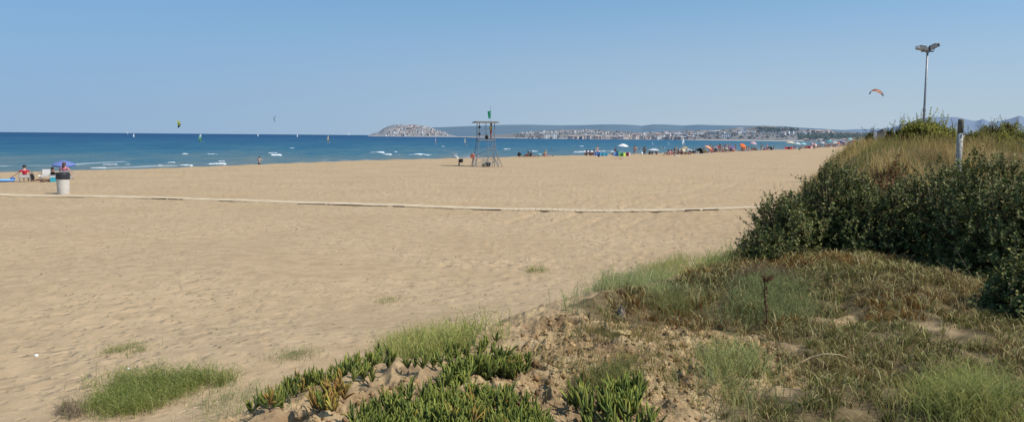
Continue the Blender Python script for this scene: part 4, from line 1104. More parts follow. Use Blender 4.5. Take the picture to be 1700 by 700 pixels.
def shelter(loc, rz, c, label, s=1.0):
    root = empty('beach_shelter', loc, label, 'shelter', None, rz); root.scale = (s, s, s)
    vs = []; fs = []; nu, nv = 10, 6
    for j in range(nv + 1):
        for i in range(nu + 1):
            a = math.pi * i / nu; v = j / nv
            vs.append((1.0 * math.cos(a) * (1 - .12 * v), -.55 + 1.1 * v, 1.25 * math.sin(a) ** .8 * (1 - .45 * v ** 2)))
    for j in range(nv):
        for i in range(nu): k = j * (nu + 1) + i; fs.append((k, k + 1, k + nu + 2, k + nu + 1))
    MB().add(vs, fs).build('canopy', UM[c], root, smooth=True)
    MB().add([(-.95, -.5, .02), (.95, -.5, .02), (.85, .5, .02), (-.85, .5, .02)], [(0, 1, 2, 3)]).build('groundsheet', UM['navy'], root)
    MB().tube([(-1.0, -.55, .0), (-.71, -.55, .95), (0, -.55, 1.26), (.71, -.55, .95), (1.0, -.55, 0)], .014, 6, True).build('pole', POLEM, root)
    return root
shelter(G(1159, 254.8), .3, 'black', 'black beach shelter left of the peach and orange parasol')
put_umbrella(G(1170.5, 254.2), 'peach and orange parasol right of the black shelter', UM['peach'], (.45, .1), .92, .92, UM['orange'])
put_umbrella(G(1174.5, 253), 'darker red brown parasol half behind the peach one', UM['darkred'], (.3, .5), .7, 1.0)
windbreak(G(1167.5, 254.6), .2, ['lime', 'straw'], 'yellowish windbreak under the peach and orange parasol', .8, .6)
put_umbrella(G(1202, 252.2), 'cream low parasol shading a low group left of the orange umbrella', UM['cream'], (0, 0), .95, .55)
put_umbrella(G(1226.5, 250.6), 'bright orange umbrella tilted towards the camera', UM['orange'], (.8, .1), 1.0, 1.1, UM['orange'])
put_umbrella(G(1223.5, 249.4), 'dark green umbrella half hidden behind the bright orange one', UM['green'], (.25, -.15), .9, 1.35)
put_umbrella(G(1239, 249.4), 'blue parasol with white crown right of the orange umbrella', UM['white'], (.1, .1), .85, .85, UM['blue'])
put_umbrella(G(1248, 250.4), 'pale pink parasol above a dark lounger', UM['pink'], (.15, .1), .95, 1.25)
put_umbrella(G(1257.5, 249), 'narrow cream parasol folded halfway left of the dark red one', UM['cream'], (.1, -.5), .5, 1.25)
put_umbrella(G(1262.5, 248.6), 'dark red parasol tilted to the right', UM['red'], (.35, .35), 1.05, .95)
put_umbrella(G(1279, 248.4), 'light blue umbrella shading a dark group', UM['sky'], (.35, .1), 1.2, 1.0, UM['sky'])
put_umbrella(G(1295.5, 247.6), 'royal blue parasol right of the light blue umbrella', UM['mid'], (.2, .2), 1.2, .95, UM['mid'])
put_umbrella(G(1311, 247.4), 'wide cream parasol over a red windbreak', UM['cream'], (.05, 0), 1.5, .8)
windbreak(G(1311.5, 248), .05, ['red', 'darkred', 'red', 'pink'], 'long red windbreak under the wide cream parasol', .8, .85)
put_umbrella(G(1333, 246.8), 'aqua parasol between the red groups', UM['aqua'], (.1, 0), 1.0, .95)
windbreak(G(1343, 246.4), .05, ['darkred', 'red', 'pink'], 'dark red windbreak ending in a pink panel near the standing dark figure', .9, 1.0)
put_umbrella(G(1348.5, 246.2), 'pink parasol behind the dark red windbreak', UM['pink'], (.6, .2), 1.1, .9)
put_umbrella(G(1355.5, 244.8), 'small white parasol right of the standing dark figure', UM['white'], (.1, 0), .9, 1.2)
put_umbrella(G(1375.5, 243.8), 'dark teal wide parasol in the far crowd', UM['teal'], (.05, 0), 1.9, 1.0)
put_umbrella(G(1394, 243), 'navy parasol in the far crowd near the dune', UM['navy'], (.2, .2), 1.4, .9)
put_umbrella(G(1409.5, 240.6), 'pale green parasol beside the dune edge in the far crowd', UM['aqua'], (.2, .0), 1.5, 1.3)
for x, y, c_, t_, s_, h_, lb in ((1186, 252.8, 'grey', (.2, .3), .8, .8, 'grey parasol leaning behind sitters right of the peach parasol'), (1193.5, 252.4, 'pink', (.1, .1), .7, .7, 'small pink parasol left of the cream low one'),
        (1212, 251.8, 'purple', (.3, -.2), 1.0, .75, 'purple parasol low over a group left of the orange umbrella'), (1233.5, 250, 'white', (.1, .2), .8, .9, 'white parasol directly right of the orange umbrella'),
        (1269.5, 248.6, 'mid', (.3, .1), .8, .8, 'small blue parasol low between the dark red and light blue ones'), (1288, 248, 'cream', (.1, .2), .9, .8, 'cream parasol between the light blue and royal blue ones'),
        (1303, 247.4, 'green', (.2, -.2), 1.0, .9, 'green parasol just left of the wide cream one'), (1322.5, 247, 'white', (.1, .1), 1.1, .9, 'white parasol between the wide cream and aqua ones'),
        (1364, 244.6, 'white', (.2, .2), 1.1, .9, 'white tilted parasol left of the dark teal wide parasol'), (1385, 243.4, 'white', (.1, .1), 1.3, .9, 'white parasol between the dark teal and navy ones')):
    put_umbrella(G(x, y), lb, UM.get(c_) or CL['grey'], t_, s_, h_)
for x, y, c_, lb in ((1180, 254.2, 'white', 'white towel on sand right of the peach parasol'), (1206, 252.9, 'cream', 'cream towel on sand in front of the low cream parasol'), (1243, 251.2, 'sky', 'light blue towel in front of the pale pink parasol'),
        (1286, 249, 'white', 'white towel in front of the light blue umbrella'), (1300, 248.4, 'pink', 'pink towel left of the wide cream parasol'), (1162, 255.6, 'white', 'white towel in front of the black shelter'), (1100, 257.8, 'peach', 'peach towel between purple parasol and pink group')):
    towel(G(x, y), lb, UM[c_], (1.3, 2.0), 1.5)
put_person('stand', G(1351.3, 248.2), .0, 'dark slim figure standing in front of the far crowd', None, 2, 0, 'black', None, 1.25)
bag(G(1327.3, 248.9), 'dark bag lying in front of the far crowd', CL['khaki'], (.8, .5, .5), 41)
shelter(G(1277, 248.9), .2, 'black', 'low black shelter below the light blue umbrella', .8)

rc = random.Random(77)
def crowd(x0, x1, n_, label, group, kinds, jit=.9):
    for i in range(n_):
        x = x0 + (x1 - x0) * (i + rc.random()) / n_
        yb = float(np.interp(x, [1085, 1130, 1200, 1250, 1300, 1350, 1400, 1425], [256.8, 256.2, 252.4, 250.0, 247.6, 245.6, 243.2, 240.6]))
        put_person(rc.choice(kinds), G(x, yb + rc.uniform(-jit, jit * .5)), rc.uniform(0, 6.28), label, group, rc.choice((0, 1, 2, 2)), rc.choice((0, 0, 1, 2)),
                   rc.choice(('black', 'red', 'blue', 'navy', 'white', 'pink', 'purple')), rc.choice(('white', 'red', 'blue', 'pink', 'grey', 'black', 'teal', 'orange')), rc.uniform(.95, 1.2))
crowd(1120, 1176, 16, 'small distant beachgoer between the thatched parasol and the peach parasol', 'beachgoers round the thatched parasol', ('sit', 'sit_top', 'stand', 'lie'))
crowd(1176, 1222, 24, 'small distant beachgoer in the gap between the peach parasol and the orange umbrella', 'beachgoers left of the orange umbrella', ('sit', 'sit_top', 'stand', 'walk'))
crowd(1228, 1304, 44, 'small distant beachgoer among the parasols right of the orange umbrella', 'beachgoers right of the orange umbrella', ('sit', 'sit_top', 'stand', 'trousers', 'lie', 'sit'))
crowd(1304, 1372, 44, 'tiny distant beachgoer in the crowd between the royal blue and teal parasols', 'beachgoers in the far crowd', ('sit', 'sit_top', 'stand', 'walk', 'trousers', 'sit'), .7)
crowd(1370, 1424, 50, 'tiny beachgoer in the farthest crowd next to the dune', 'beachgoers near the dune', ('sit', 'stand', 'walk', 'trousers', 'sit_top'), .6)
for i in range(14):
    x = rc.uniform(1375, 1422); yb = float(np.interp(x, [1350, 1400, 1425], [244.6, 241.6, 239.4]))
    put_umbrella(G(x, yb + rc.uniform(-.6, .3)), 'tiny distant parasol in the farthest crowd next to the dune', UM[rc.choice(('darkred', 'navy', 'cream', 'purple', 'peach', 'white', 'pink'))], (rc.uniform(0, .4), rc.uniform(-.3, .3)), rc.uniform(1.0, 1.5), rc.uniform(.8, 1.0), None, 'parasols in the farthest crowd')
for i, (x, y) in enumerate(((1062, 248.5), (1095, 247.5), (1101, 246.5), (1165, 244.5), (1186, 243), (1200, 243.6), (1213, 241.8), (1236, 240.6))):
    ps = sea_pt(x, y); put_person(rc.choice(('stand', 'akimbo', 'stand')), (ps.x, ps.y, max(gz(ps.x, ps.y), SEA_Z - 1.0)), rc.uniform(0, 6), 'small bather wading in the sea in front of the far town', 'bathers in the sea', rc.choice((0, 1, 2)), 0, 'black')

# ------------------------------------------------------------------ craft on the water
def windsurf(px, py, hpx, label, c1, c2=None, rz=0.0, lean=.15, rider=None, rlab=None):
    p = sea_pt(px, py); p.z = SEA_Z + .02; Y = p.y; H = hpx / F_PX * Y
    root = empty('windsurfer_sail', p, label, 'windsurf board', None, rz)
    k = H / 4.4
    b = MB(); vs = []; fs = []; pr = [(-1.2, .05), (-1.1, .2), (-.6, .30), (.2, .32), (.9, .24), (1.25, .10), (1.4, .02)]
    for x, w_ in pr:
        z = .05 + .10 * max(0, x - .5) ** 2
        vs += [(x, -w_, z), (x, w_, z), (x, w_ * .8, z - .11), (x, -w_ * .8, z - .11)]
    for i in range(len(pr) - 1):
        for q in range(4): fs.append((i * 4 + q, i * 4 + (q + 1) % 4, (i + 1) * 4 + (q + 1) % 4, (i + 1) * 4 + q))
    fs += [(0, 3, 2, 1), (24, 25, 26, 27)]
    b.add(vs, fs).build('board', mat('board_white', (.66, .66, .66), .35, .05), root)
    sv = []; sf = []; nr = 12
    for j in range(nr + 1):
        v = j / nr; z = .35 * k + 4.1 * k * v; w_ = k * (1.55 * (1 - v) ** .62 * (.55 + .9 * min(1, v * 2.6)) if v < 1 else .05); w_ = min(w_, 1.75 * k)
        mx = .35 + .22 * math.sin(v * 2.2) - .25 * v
        for i in range(6):
            u = i / 5; sv.append((mx - u * w_, .16 * k * math.sin(math.pi * u) * (1 - v * .5) + lean * z, z))
    for j in range(nr):
        for i in range(5): q = j * 6 + i; sf.append((q, q + 1, q + 7, q + 6))
    cut = int(nr * .62) * 5
    sl_o = MB().add(sv, sf[:cut]).build('sail', c1, root, smooth=True)
    MB().add(sv, sf[cut:]).build('sail_top', c2 or c1, root, smooth=True)
    mp_ = [(.35 + .22 * math.sin(v * 2.2) - .25 * v, lean * (.35 * k + 4.1 * k * v), .35 * k + 4.1 * k * v) for v in [i / 8 for i in range(9)]]
    MB().tube([(.35, 0, .05)] + mp_, .03, 6).build('mast', darkp, root)
    bo = [(.48, lean * 1.35 * k, 1.35 * k), (.1, lean * 1.35 * k + .28, 1.32 * k), (-.9, lean * 1.3 * k + .26, 1.28 * k), (-1.2 * k, lean * 1.25 * k, 1.25 * k), (-.9, lean * 1.3 * k - .2, 1.28 * k), (.1, lean * 1.35 * k - .25, 1.32 * k), (.48, lean * 1.35 * k, 1.35 * k)]
    MB().tube(bo, .02, 6, False).build('boom', darkp, root)
    if rider:
        M_ = Matrix.Translation(p) @ Matrix.Rotation(rz, 4, 'Z')
        o = put_person('reach', M_ @ Vector((-.45, .0 - .28, .06)), rz + .05, rlab, None, 2, 0, 'black', rider)
        o.rotation_euler = (.0, 0, rz)
    return root
SM = {k: mat('sail_' + k, c, .6, .06, trans=.25) for k, c in dict(white=(.72, .75, .78), green=(.12, .42, .22), tan=(.50, .42, .26), lilac=(.38, .36, .46), blue=(.42, .55, .70), grey=(.30, .36, .40)).items()}
windsurf(333.5, 236, 14, 'green windsurf sail with a white top on the open sea at left', SM['green'], SM['white'], .3, .05, 'black', 'windsurfer in black holding the green and white sail')
windsurf(545.5, 236.6, 12.5, 'tan windsurf sail left of the headland', SM['tan'], SM['tan'], 1.2, .05, 'red', 'windsurfer in red behind the tan sail')
windsurf(723.5, 239.6, 12, 'lilac grey windsurf sail below the right end of the headland', SM['lilac'], SM['lilac'], 1.3, .04, 'red', 'windsurfer in red behind the lilac grey sail')
windsurf(773.5, 242, 13, 'sand and grey windsurf sail just left of the lifeguard tower', SM['grey'], SM['tan'], 1.1, .18, 'black', 'windsurfer in black at the sail left of the tower')
windsurf(1135, 243.4, 14.5, 'tall white sail close in front of the crowded beach', SM['white'], SM['white'], .6, .02, 'grey', 'windsurfer in grey under the tall white sail')
windsurf(222.5, 228, 6.4, 'small white windsurf sail on the open sea far left', SM['white'], SM['white'], .8, .03)
windsurf(1083.5, 240, 4.6, 'tiny pale blue sail above the purple parasol', SM['blue'], SM['white'], .8, .1)
windsurf(1109.5, 240, 4.2, 'tiny pale blue sail left of the tall white sail', SM['blue'], SM['white'], .7, -.1)
windsurf(428.8, 226.6, 5, 'tiny white windsurf sail below the white kite', SM['white'], SM['white'], .9, .03)
windsurf(494.2, 228, 6, 'tiny pale sail midway between white kite and tan sail', SM['white'], SM['blue'], .9, .03)

def sailboat(px, py, hpx, label):
    p = sea_pt(px, py); p.z = SEA_Z; H = hpx / F_PX * p.y; k = H / 8.0
    root = empty('sailing_boat', p, label, 'sailing boat', None, .5); root.scale = (k, k, k)
    pr = [(-2.6, .7, .0), (-1, 1.0, -.1), (1, .95, -.1), (2.4, .5, .05), (3.2, .03, .25)]
    vs = []; fs = []
    for x, w_, s_ in pr: vs += [(x, -w_, .8 + s_), (x, w_, .8 + s_), (x, w_ * .5, -.1), (x, -w_ * .5, -.1)]
    for i in range(4):
        for q in range(4): fs.append((i * 4 + q, i * 4 + (q + 1) % 4, (i + 1) * 4 + (q + 1) % 4, (i + 1) * 4 + q))
    fs += [(0, 3, 2, 1), (16, 17, 18, 19)]
    MB().add(vs, fs).build('hull', mat('hull_white', (.65, .65, .65), .4, .05), root)
    MB().add([(.4, .02, 1.5), (-2.2, .12, 1.5), (-1.0, .18, 3.5), (.4, .02, 8.0)], [(0, 1, 2, 3)]).build('mainsail', SM['white'], root)
    MB().add([(.6, .02, 6.8), (.7, .25, 1.4), (3.1, .02, 1.1)], [(0, 1, 2)]).build('foresail', SM['white'], root)
    MB().tube([(.5, 0, .6), (.5, 0, 8.1)], .06, 6).build('mast', POLEM, root)
sailboat(578.5, 224.6, 6, 'white sailing boat on the horizon left of the headland')
sailboat(761, 226.6, 8, 'white sailing boat off the right foot of the headland')

# ------------------------------------------------------------------ kites
KM = {k: mat('kite_' + k, c, .6, .06, trans=.5) for k, c in dict(yellow=(.85, .74, .16), olive=(.32, .33, .14), dark=(.03, .03, .05), white=(.72, .75, .78), grey=(.22, .24, .26), orange=(.70, .20, .07), salmon=(.72, .36, .24)).items()}
def kite(px, py, Y, span, roll, yaw, label, cols, arc=2.6, chord=1.5, pitch=0.0):
    """inflatable kite: canopy panels, leading edge tube, struts and bridle lines that meet at a bar"""
    c = Vector(at(px, py, Y)); root = empty('surf_kite', c, label, 'kite'); root.rotation_euler = (pitch, roll, yaw)
    R_ = span / (2 * math.sin(min(arc, math.pi) / 2)) if arc < math.pi else span / 2
    n_ = 24; pts = []
    for i in range(n_ + 1):
        a = -arc / 2 + arc * i / n_; tp = 1 - .55 * abs(2 * i / n_ - 1) ** 2.2
        pts.append((Vector((R_ * math.sin(a), 0, R_ * math.cos(a) - R_ * .6)), tp))
    m_ = len(cols); per = n_ // m_
    for q in range(m_):
        vs = []; fs = []
        lo, hi = q * per, (q + 1) * per if q < m_ - 1 else n_
        for i in range(lo, hi + 1):
            pt, tp = pts[i]; nrm = Vector((pt.x, 0, pt.z + R_ * .6)).normalized()
            for j in range(5):
                u = j / 4; v = pt + Vector((0, u * chord * tp + (1 - tp) * .3 * chord, 0)) + nrm * .12 * chord * math.sin(math.pi * u * .9) * tp
                vs.append(v)
        for i in range(hi - lo):
            for j in range(4): k = i * 5 + j; fs.append((k, k + 1, k + 6, k + 5))
        MB().add(vs, fs).build('canopy_panel', cols[q], root, smooth=True)
    MB().tube([p_ + Vector((0, (1 - t) * .3 * chord, 0)) for p_, t in pts], [.02 * span * max(t, .45) * .7 for p_, t in pts], 8).build('leading_edge', KM['grey'], root, smooth=True)
    for i in (6, 12, 18):
        pt, tp = pts[i]; MB().tube([pt + Vector((0, (1 - tp) * .3 * chord, 0)), pt + Vector((0, chord * tp * .95, 0))], .05, 6).build('strut', darkp, root)
    return root
kite(297.5, 206, 480, 4.0, 1.45, .9, 'yellow kite with a dark lower tip in the sky above the left sea', [KM['yellow'], KM['yellow'], KM['yellow'], KM['dark']], 2.0, 3.6)
kite(458, 196.5, 480, 4.2, -1.15, .35, 'slender dark and white crescent kite above the sea in mid left sky', [KM['grey'], KM['dark'], KM['white'], KM['white']], 2.9, 2.1)
kite(208.5, 221, 620, 3.4, .55, .2, 'small white kite low on the horizon at far left', [KM['white'], KM['white'], KM['white']], 2.2, 2.2)
kite(1456, 152.5, 380, 6.9, .10, .15, 'orange arched kite in the sky left of the lamp post', [KM['dark'], KM['salmon'], KM['orange'], KM['salmon'], KM['salmon'], KM['grey']], 2.75, 1.9, -.5)

# ------------------------------------------------------------------ lamp post and fence post
p = at(1534, 192, 60); zb = gz(p[0], p[2] * 0 + 60)
top = at(1540.5, 86, 60)
LPm = mat('lamp_steel', (.30, .30, .31), .5, .1, metal=.4)
LP = empty('lamp_post', (p[0], 60, zb), 'tall thin lamp post with two floodlights angled apart behind the green bush', 'lamp post')
hgt = float(top[2]) - zb
part('pole', MB().tube([(0, 0, -.6), (0, 0, hgt * .5), (0, 0, hgt)], [.088, .08, .07], 12), LPm, LP, True)
part('collar', MB().lathe([(.09, -.14), (.115, -.12), (.115, .12), (.09, .14)], 14, (0, 0, hgt * .40)), LPm, LP)
part('crossarm', MB().tube([(-.42, 0, hgt + .02), (.42, 0, hgt + .02)], .05, 8).lathe([(.12, -.1), (.12, .08)], 12, (0, 0, hgt)), LPm, LP)
for s_ in (-1, 1):
    # lens faces outwards and down
    Rm = Matrix.Rotation(s_ * (-.46 if s_ > 0 else -.12), 3, 'Y')
    h_ = MB(); cx = s_ * .40; cz = hgt + (.34 if s_ > 0 else .24)
    h_.box((cx, 0, cz), (.74, .50, .22), Rm, .78)
    h_.box(Vector((cx, 0, cz)) + Rm @ Vector((0, 0, .15)), (.45, .3, .08), Rm)
    fo = part('floodlight', h_, mat('flood_housing', (.13, .125, .12), .5, .1), LP)
    part('lens', MB().box(Vector((cx, 0, cz)) + Rm @ Vector((0, 0, -.122)), (.66, .44, .03), Rm), mat('flood_glass', (.62, .60, .56), .2, .05), fo)
    part('visor', MB().box(Vector((cx, 0, cz)) + Rm @ Vector((s_ * .38, 0, .02)), (.05, .54, .20), Rm), mat('visor_pale', (.66, .64, .60), .5, .05), fo)
    part('bracket', MB().tube([(s_ * .3, -.28, hgt), (cx, -.28, cz)], .025, 6).tube([(s_ * .3, .28, hgt), (cx, .28, cz)], .025, 6), LPm, fo)

p = at(1592.5, 250, 20); zt = float(at(1595.5, 197, 20)[2]); zb = gz(p[0], 20)
FP = empty('wooden_post', (p[0], 20, zb), 'weathered white wooden post with a dark bare top in the dry dune grass', 'post')
m, nt, out = new_mat('post_paint'); L = nt.links.new
co = N(nt, 'ShaderNodeTexCoord'); n1 = N(nt, 'ShaderNodeTexNoise', Scale=14.0, Detail=6.0); L(co.outputs['Object'], n1.inputs['Vector'])
r = N(nt, 'ShaderNodeValToRGB'); r.color_ramp.elements[0].position = .36; r.color_ramp.elements[1].position = .5
r.color_ramp.elements[0].color = rgb(.17, .15, .12); r.color_ramp.elements[1].color = rgb(.40, .385, .35); L(n1.outputs['Fac'], r.inputs[0])
pb = N(nt, 'ShaderNodeBsdfPrincipled'); pb.inputs['Roughness'].default_value = .85; L(r.outputs[0], pb.inputs['Base Color']); L(pb.outputs[0], out.inputs['Surface'])
hh = zt - zb
b = MB().tube([(0, 0, -.4), (0, 0, hh * .4), (.0, 0, hh - .36)], [.075, .072, .070], 14); part('shaft', b, m, FP, True)
part('post_top', MB().tube([(0, 0, hh - .36), (0, 0, hh - .06), (0, 0, hh - .01)], [.0695, .069, .060], 14), mat('bare_grey_wood', (.14, .125, .10), .9, .3, 12), FP, True)
part('staple', MB().tube([(.0, -.085, hh - .36), (.03, -.088, hh - .33), (.03, -.088, hh - .42)], .012, 6), galv, FP)
# ------------------------------------------------------------------ vegetation
def ground_pts(poly, n, rng, dens=None, edge=0.25):
    """n random points on the ground inside a polygon, thinned by dens(x, y)"""
    poly = np.asarray(poly); lo, hi = poly.min(0), poly.max(0); X = []; tot = 0
    for _ in range(60):
        x = rng.uniform(lo[0], hi[0], n * 2); y = rng.uniform(lo[1], hi[1], n * 2)
        k = inside(poly, x, y)
        if edge > 0: k &= rng.random(len(x)) < sstep(-.01, edge, polyd(poly, x, y) + (vnoise(x * 2.1, y * 2.1, 201) - .5) * edge)
        if dens is not None: k &= rng.random(len(x)) < dens(x, y)
        X.append(np.stack([x[k], y[k]], -1)); tot += k.sum()
        if tot >= n: break
    X = np.concatenate(X)[:n]
    return np.concatenate([X, full_h(X[:, 0], X[:, 1])[:, None]], 1)

def blades(P, L, W, lean, rng, az0=None, spread=6.283, curl=0.4):
    n = len(P); a = rng.uniform(0, 6.283, n) if az0 is None else az0 + rng.normal(0, spread, n)
    l = np.stack([np.cos(a), np.sin(a), np.zeros(n)], -1)
    b = rng.uniform(0, 6.283, n); s = np.stack([np.cos(b), np.sin(b), np.zeros(n)], -1) * (W / 2)[:, None]
    u = np.array([0, 0, 1.0]); L_ = L[:, None]; le = lean[:, None]
    m1 = P + u * L_ * .42 + l * L_ * le * .18
    m2 = P + u * L_ * (.78 - .18 * curl * le) + l * L_ * le * .52
    tip = P + u * L_ * (1 - .75 * curl * le * le) + l * L_ * le * .98
    p0 = P - u * .02
    V = np.stack([p0 - s, p0 + s, m1 - s * .9, m1 + s * .9, m2 - s * .65, m2 + s * .65, tip], 1)
    base = np.arange(n)[:, None] * 7
    T = np.concatenate([base + np.array(t) for t in ((0, 1, 3), (0, 3, 2), (2, 3, 5), (2, 5, 4), (4, 5, 6))], 0)
    return V.reshape(-1, 3), T, 7

def pick(cols, n, rng, var=.2, w=None):
    c = np.array(cols)[rng.choice(len(cols), n, p=w)]
    return c * np.array([1.04, .97, .80]) * rng.uniform(1 - var, 1 + var, (n, 1)) * rng.uniform(1 - var * .25, 1 + var * .25, (n, 3))

GRASS = leaf_mat('grass_blade', .8, .05, .42)

def join(parts):
    V = []; T = []; C = []; b = 0
    for v, t, c in parts:
        V.append(v); T.append(t + b); C.append(c); b += len(v)
    return np.concatenate(V), np.concatenate(T), np.concatenate(C)

# --- turf on the near dune
rng = np.random.default_rng(21)
turf = np.array([(-1.2, 3.0), (-.4, 5.4), (0.1, 6.4), (.4, 7.4), (1.4, 8.9), (2.6, 10.7), (3.4, 12.6), (8.8, 13.4), (9.5, 10), (7, 6), (4.5, 3)])
def turf_d(x, y):
    k = 1 - soil_mask(x, y)
    patch = fbm(x * 1.4, y * 1.4, 211, 4)
    return np.clip(k, 0, 1) * (.6 + .4 * sstep(.36, .54, patch)) * np.interp(x, [-.5, .6, 1.6], [.15, .5, 1])
S = ground_pts(turf, 4200, rng, turf_d, .3); ns = len(S); per = rng.integers(14, 48, ns); i_ = np.repeat(np.arange(ns), per); n = len(i_)
ang = rng.uniform(0, 6.283, n); rad_ = np.abs(rng.normal(0, 1, n)) * rng.uniform(.025, .075, ns)[i_]
P = np.zeros((n, 3)); P[:, 0] = S[i_, 0] + rad_ * np.cos(ang); P[:, 1] = S[i_, 1] + rad_ * np.sin(ang); P[:, 2] = full_h(P[:, 0], P[:, 1])
pn = fbm(S[:, 0] * 1.0, S[:, 1] * 1.0, 221, 3); pg = fbm(S[:, 0] * .8 + 9, S[:, 1] * .8, 223, 3)
straw = pick([(.44, .34, .17), (.34, .24, .11), (.60, .50, .30), (.24, .165, .08)], n, rng, .25)
rust = pick([(.40, .20, .07), (.28, .14, .055), (.46, .28, .11)], n, rng, .25)
green = pick([(.26, .28, .10), (.20, .235, .085), (.33, .33, .145)], n, rng, .25)
grey = pick([(.25, .27, .14), (.21, .235, .12)], n, rng, .2)
fr_ = sstep(8.0, 6.0, S[:, 1])
gk = (rng.random(ns) < .12 + .55 * sstep(.44, .6, pn) + .3 * fr_)[i_] & (rng.random(n) < .8)
C = np.where(gk[:, None], green, straw)
C = np.where(((rng.random(ns) < .85 * sstep(.50, .58, pg))[i_] & (rng.random(n) < .8))[:, None], rust, C)
gl = np.exp(-(((P[:, 0] - 2.6) / .9) ** 2 + ((P[:, 1] - 8.7) / 1.3) ** 2))
C = np.where((rng.random(n) < gl * .8)[:, None], grey, C) * rng.uniform(.34, 1.02, ns)[i_][:, None]
fl_ = rng.random(n) < .13; C = np.where(fl_[:, None], pick([(.68, .60, .38), (.60, .52, .28), (.56, .56, .28)], n, rng, .15) * .9, C * .80)
L_ = rng.uniform(.05, .13, n) * rng.uniform(.6, 1.4, ns)[i_] * np.interp(P[:, 1], [4, 6, 9], [.75, .85, 1.1]) * np.where(fl_, 1.2, 1.0); ANG = ang + rng.normal(0, .5, n)
V, T, q = blades(P, L_, rng.uniform(.004, .0085, n) * np.interp(P[:, 1], [4, 6, 9], [.75, .9, 1.2]), rng.uniform(.35, 1.4, n), rng, az0=ANG, spread=.2, curl=.75)
o = np_obj('dune_turf', V, T, np.repeat(C, q, 0), GRASS); tag(o, 'olive and straw coloured short turf covering the near dune at right', 'grass', None, 'stuff')

def tuft(name, label, poly_px, n, cols, Lr, Wr, leanr, seed, group=None, dens=None, edge=.3, az0=None, spread=6.28, leaflets=0, cat='grass', clump=0):
    rng = np.random.default_rng(seed); poly = poly_w(poly_px)
    if clump:
        S = ground_pts(poly, clump, rng, dens, edge); idx = rng.integers(0, len(S), n)
        off = rng.normal(0, 1, (n, 2)) * rng.choice((.05, .10, .18), n)[:, None]
        P = np.zeros((n, 3)); P[:, :2] = S[idx, :2] + off; P[:, 2] = full_h(P[:, 0], P[:, 1])
        hs = rng.uniform(.55, 1.15, len(S))[idx]
    else:
        P = ground_pts(poly, n, rng, dens, edge); n = len(P); hs = np.ones(n)
    L_ = rng.uniform(*Lr, n) * hs
    V, T, q = blades(P, L_, rng.uniform(*Wr, n), rng.uniform(*leanr, n), rng, az0, spread, .6)
    C = pick(cols, n, rng, .22); parts_ = [(V, T, np.repeat(C, q, 0))]
    if leaflets:
        Vb = V.reshape(-1, 7, 3); m_ = n * leaflets; i = rng.integers(0, n, m_); u = rng.random(m_)[:, None]
        base = np.where(u < .5, Vb[i, 2] + (Vb[i, 4] - Vb[i, 2]) * u * 2, Vb[i, 4] + (Vb[i, 6] - Vb[i, 4]) * (u - .5) * 2)
        d = rng.normal(size=(m_, 3)); d[:, 2] = np.abs(d[:, 2]) * .6; d /= np.linalg.norm(d, axis=1)[:, None]
        sd = np.cross(d, rng.normal(size=(m_, 3))); sd /= np.linalg.norm(sd, axis=1)[:, None]
        ll = (np.minimum(L_[i] * rng.uniform(.09, .22, m_), rng.uniform(.012, .030, m_)))[:, None]
        VL = np.stack([base, base + d * ll * .5 + sd * ll * .13, base + d * ll, base + d * ll * .5 - sd * ll * .13], 1).reshape(-1, 3)
        b4 = np.arange(m_)[:, None] * 4; TL = np.concatenate([b4 + np.array((0, 1, 2)), b4 + np.array((0, 2, 3))])
        parts_.append((VL, TL, np.repeat(pick(cols, m_, rng, .22), 4, 0)))
    V, T, C = join(parts_)
    o = np_obj(name, V, T, C, GRASS); tag(o, label, cat, group); return o

PALE = [(.34, .36, .20), (.28, .32, .16), (.40, .42, .25), (.24, .28, .14)]
BRIGHT = [(.22, .28, .09), (.29, .335, .12), (.17, .225, .07), (.42, .43, .20)]
tuft('grass_clump', 'large bright green spreading grass clump on the sand at lower left', [(116, 684), (140, 645), (190, 622), (250, 612), (310, 612), (350, 618), (392, 620), (396, 646), (330, 658), (270, 674), (200, 696), (140, 698)], 5200, BRIGHT, (.08, .30), (.0035, .006), (.3, 1.3), 31, None, None, .5, leaflets=6, clump=120)
tuft('grass_clump', 'grey twiggy fringe of dead grass at the left tip of the bright clump', [(85, 690), (110, 668), (140, 672), (145, 692), (115, 702)], 260, [(.20, .17, .14), (.26, .22, .17)], (.10, .24), (.003, .005), (.6, 1.2), 32, None, None, .1)
tuft('creeping_plant', 'loose grey green creeping plant straggling between the bright clump and the succulents', [(290, 690), (330, 650), (400, 632), (480, 640), (500, 622), (520, 640), (470, 690), (400, 705), (310, 705)], 1500, PALE, (.08, .24), (.003, .005), (.4, 1.2), 33, None, None, .3, leaflets=3, cat='plant', clump=90)
tuft('creeping_plant', 'low patch of grey green plant on the open sand in front of the succulents', [(430, 600), (455, 585), (500, 580), (540, 588), (520, 597), (470, 604)], 420, PALE, (.05, .15), (.003, .005), (.4, 1.2), 34, None, None, .2, leaflets=4, cat='plant', clump=24)
tuft('creeping_plant', 'small solitary green patch on the sand above the bright grass clump', [(160, 590), (190, 576), (240, 572), (250, 580), (200, 590)], 420, BRIGHT, (.05, .14), (.003, .005), (.4, 1.2), 35, None, None, .15, leaflets=4, cat='plant', clump=20)
tuft('creeping_plant', 'tiny green sprig on the open sand in the middle of the beach', [(868, 455), (885, 446), (902, 446), (905, 453)], 200, BRIGHT, (.06, .22), (.004, .007), (.4, 1.1), 36, None, None, .1, leaflets=3, cat='plant', clump=8)
tuft('creeping_plant', 'tiny dark green sprig on the sand left of the earth mound', [(630, 502), (645, 494), (658, 498), (650, 505)], 130, BRIGHT, (.05, .15), (.004, .006), (.4, 1.1), 37, None, None, .1, leaflets=3, cat='plant', clump=5)
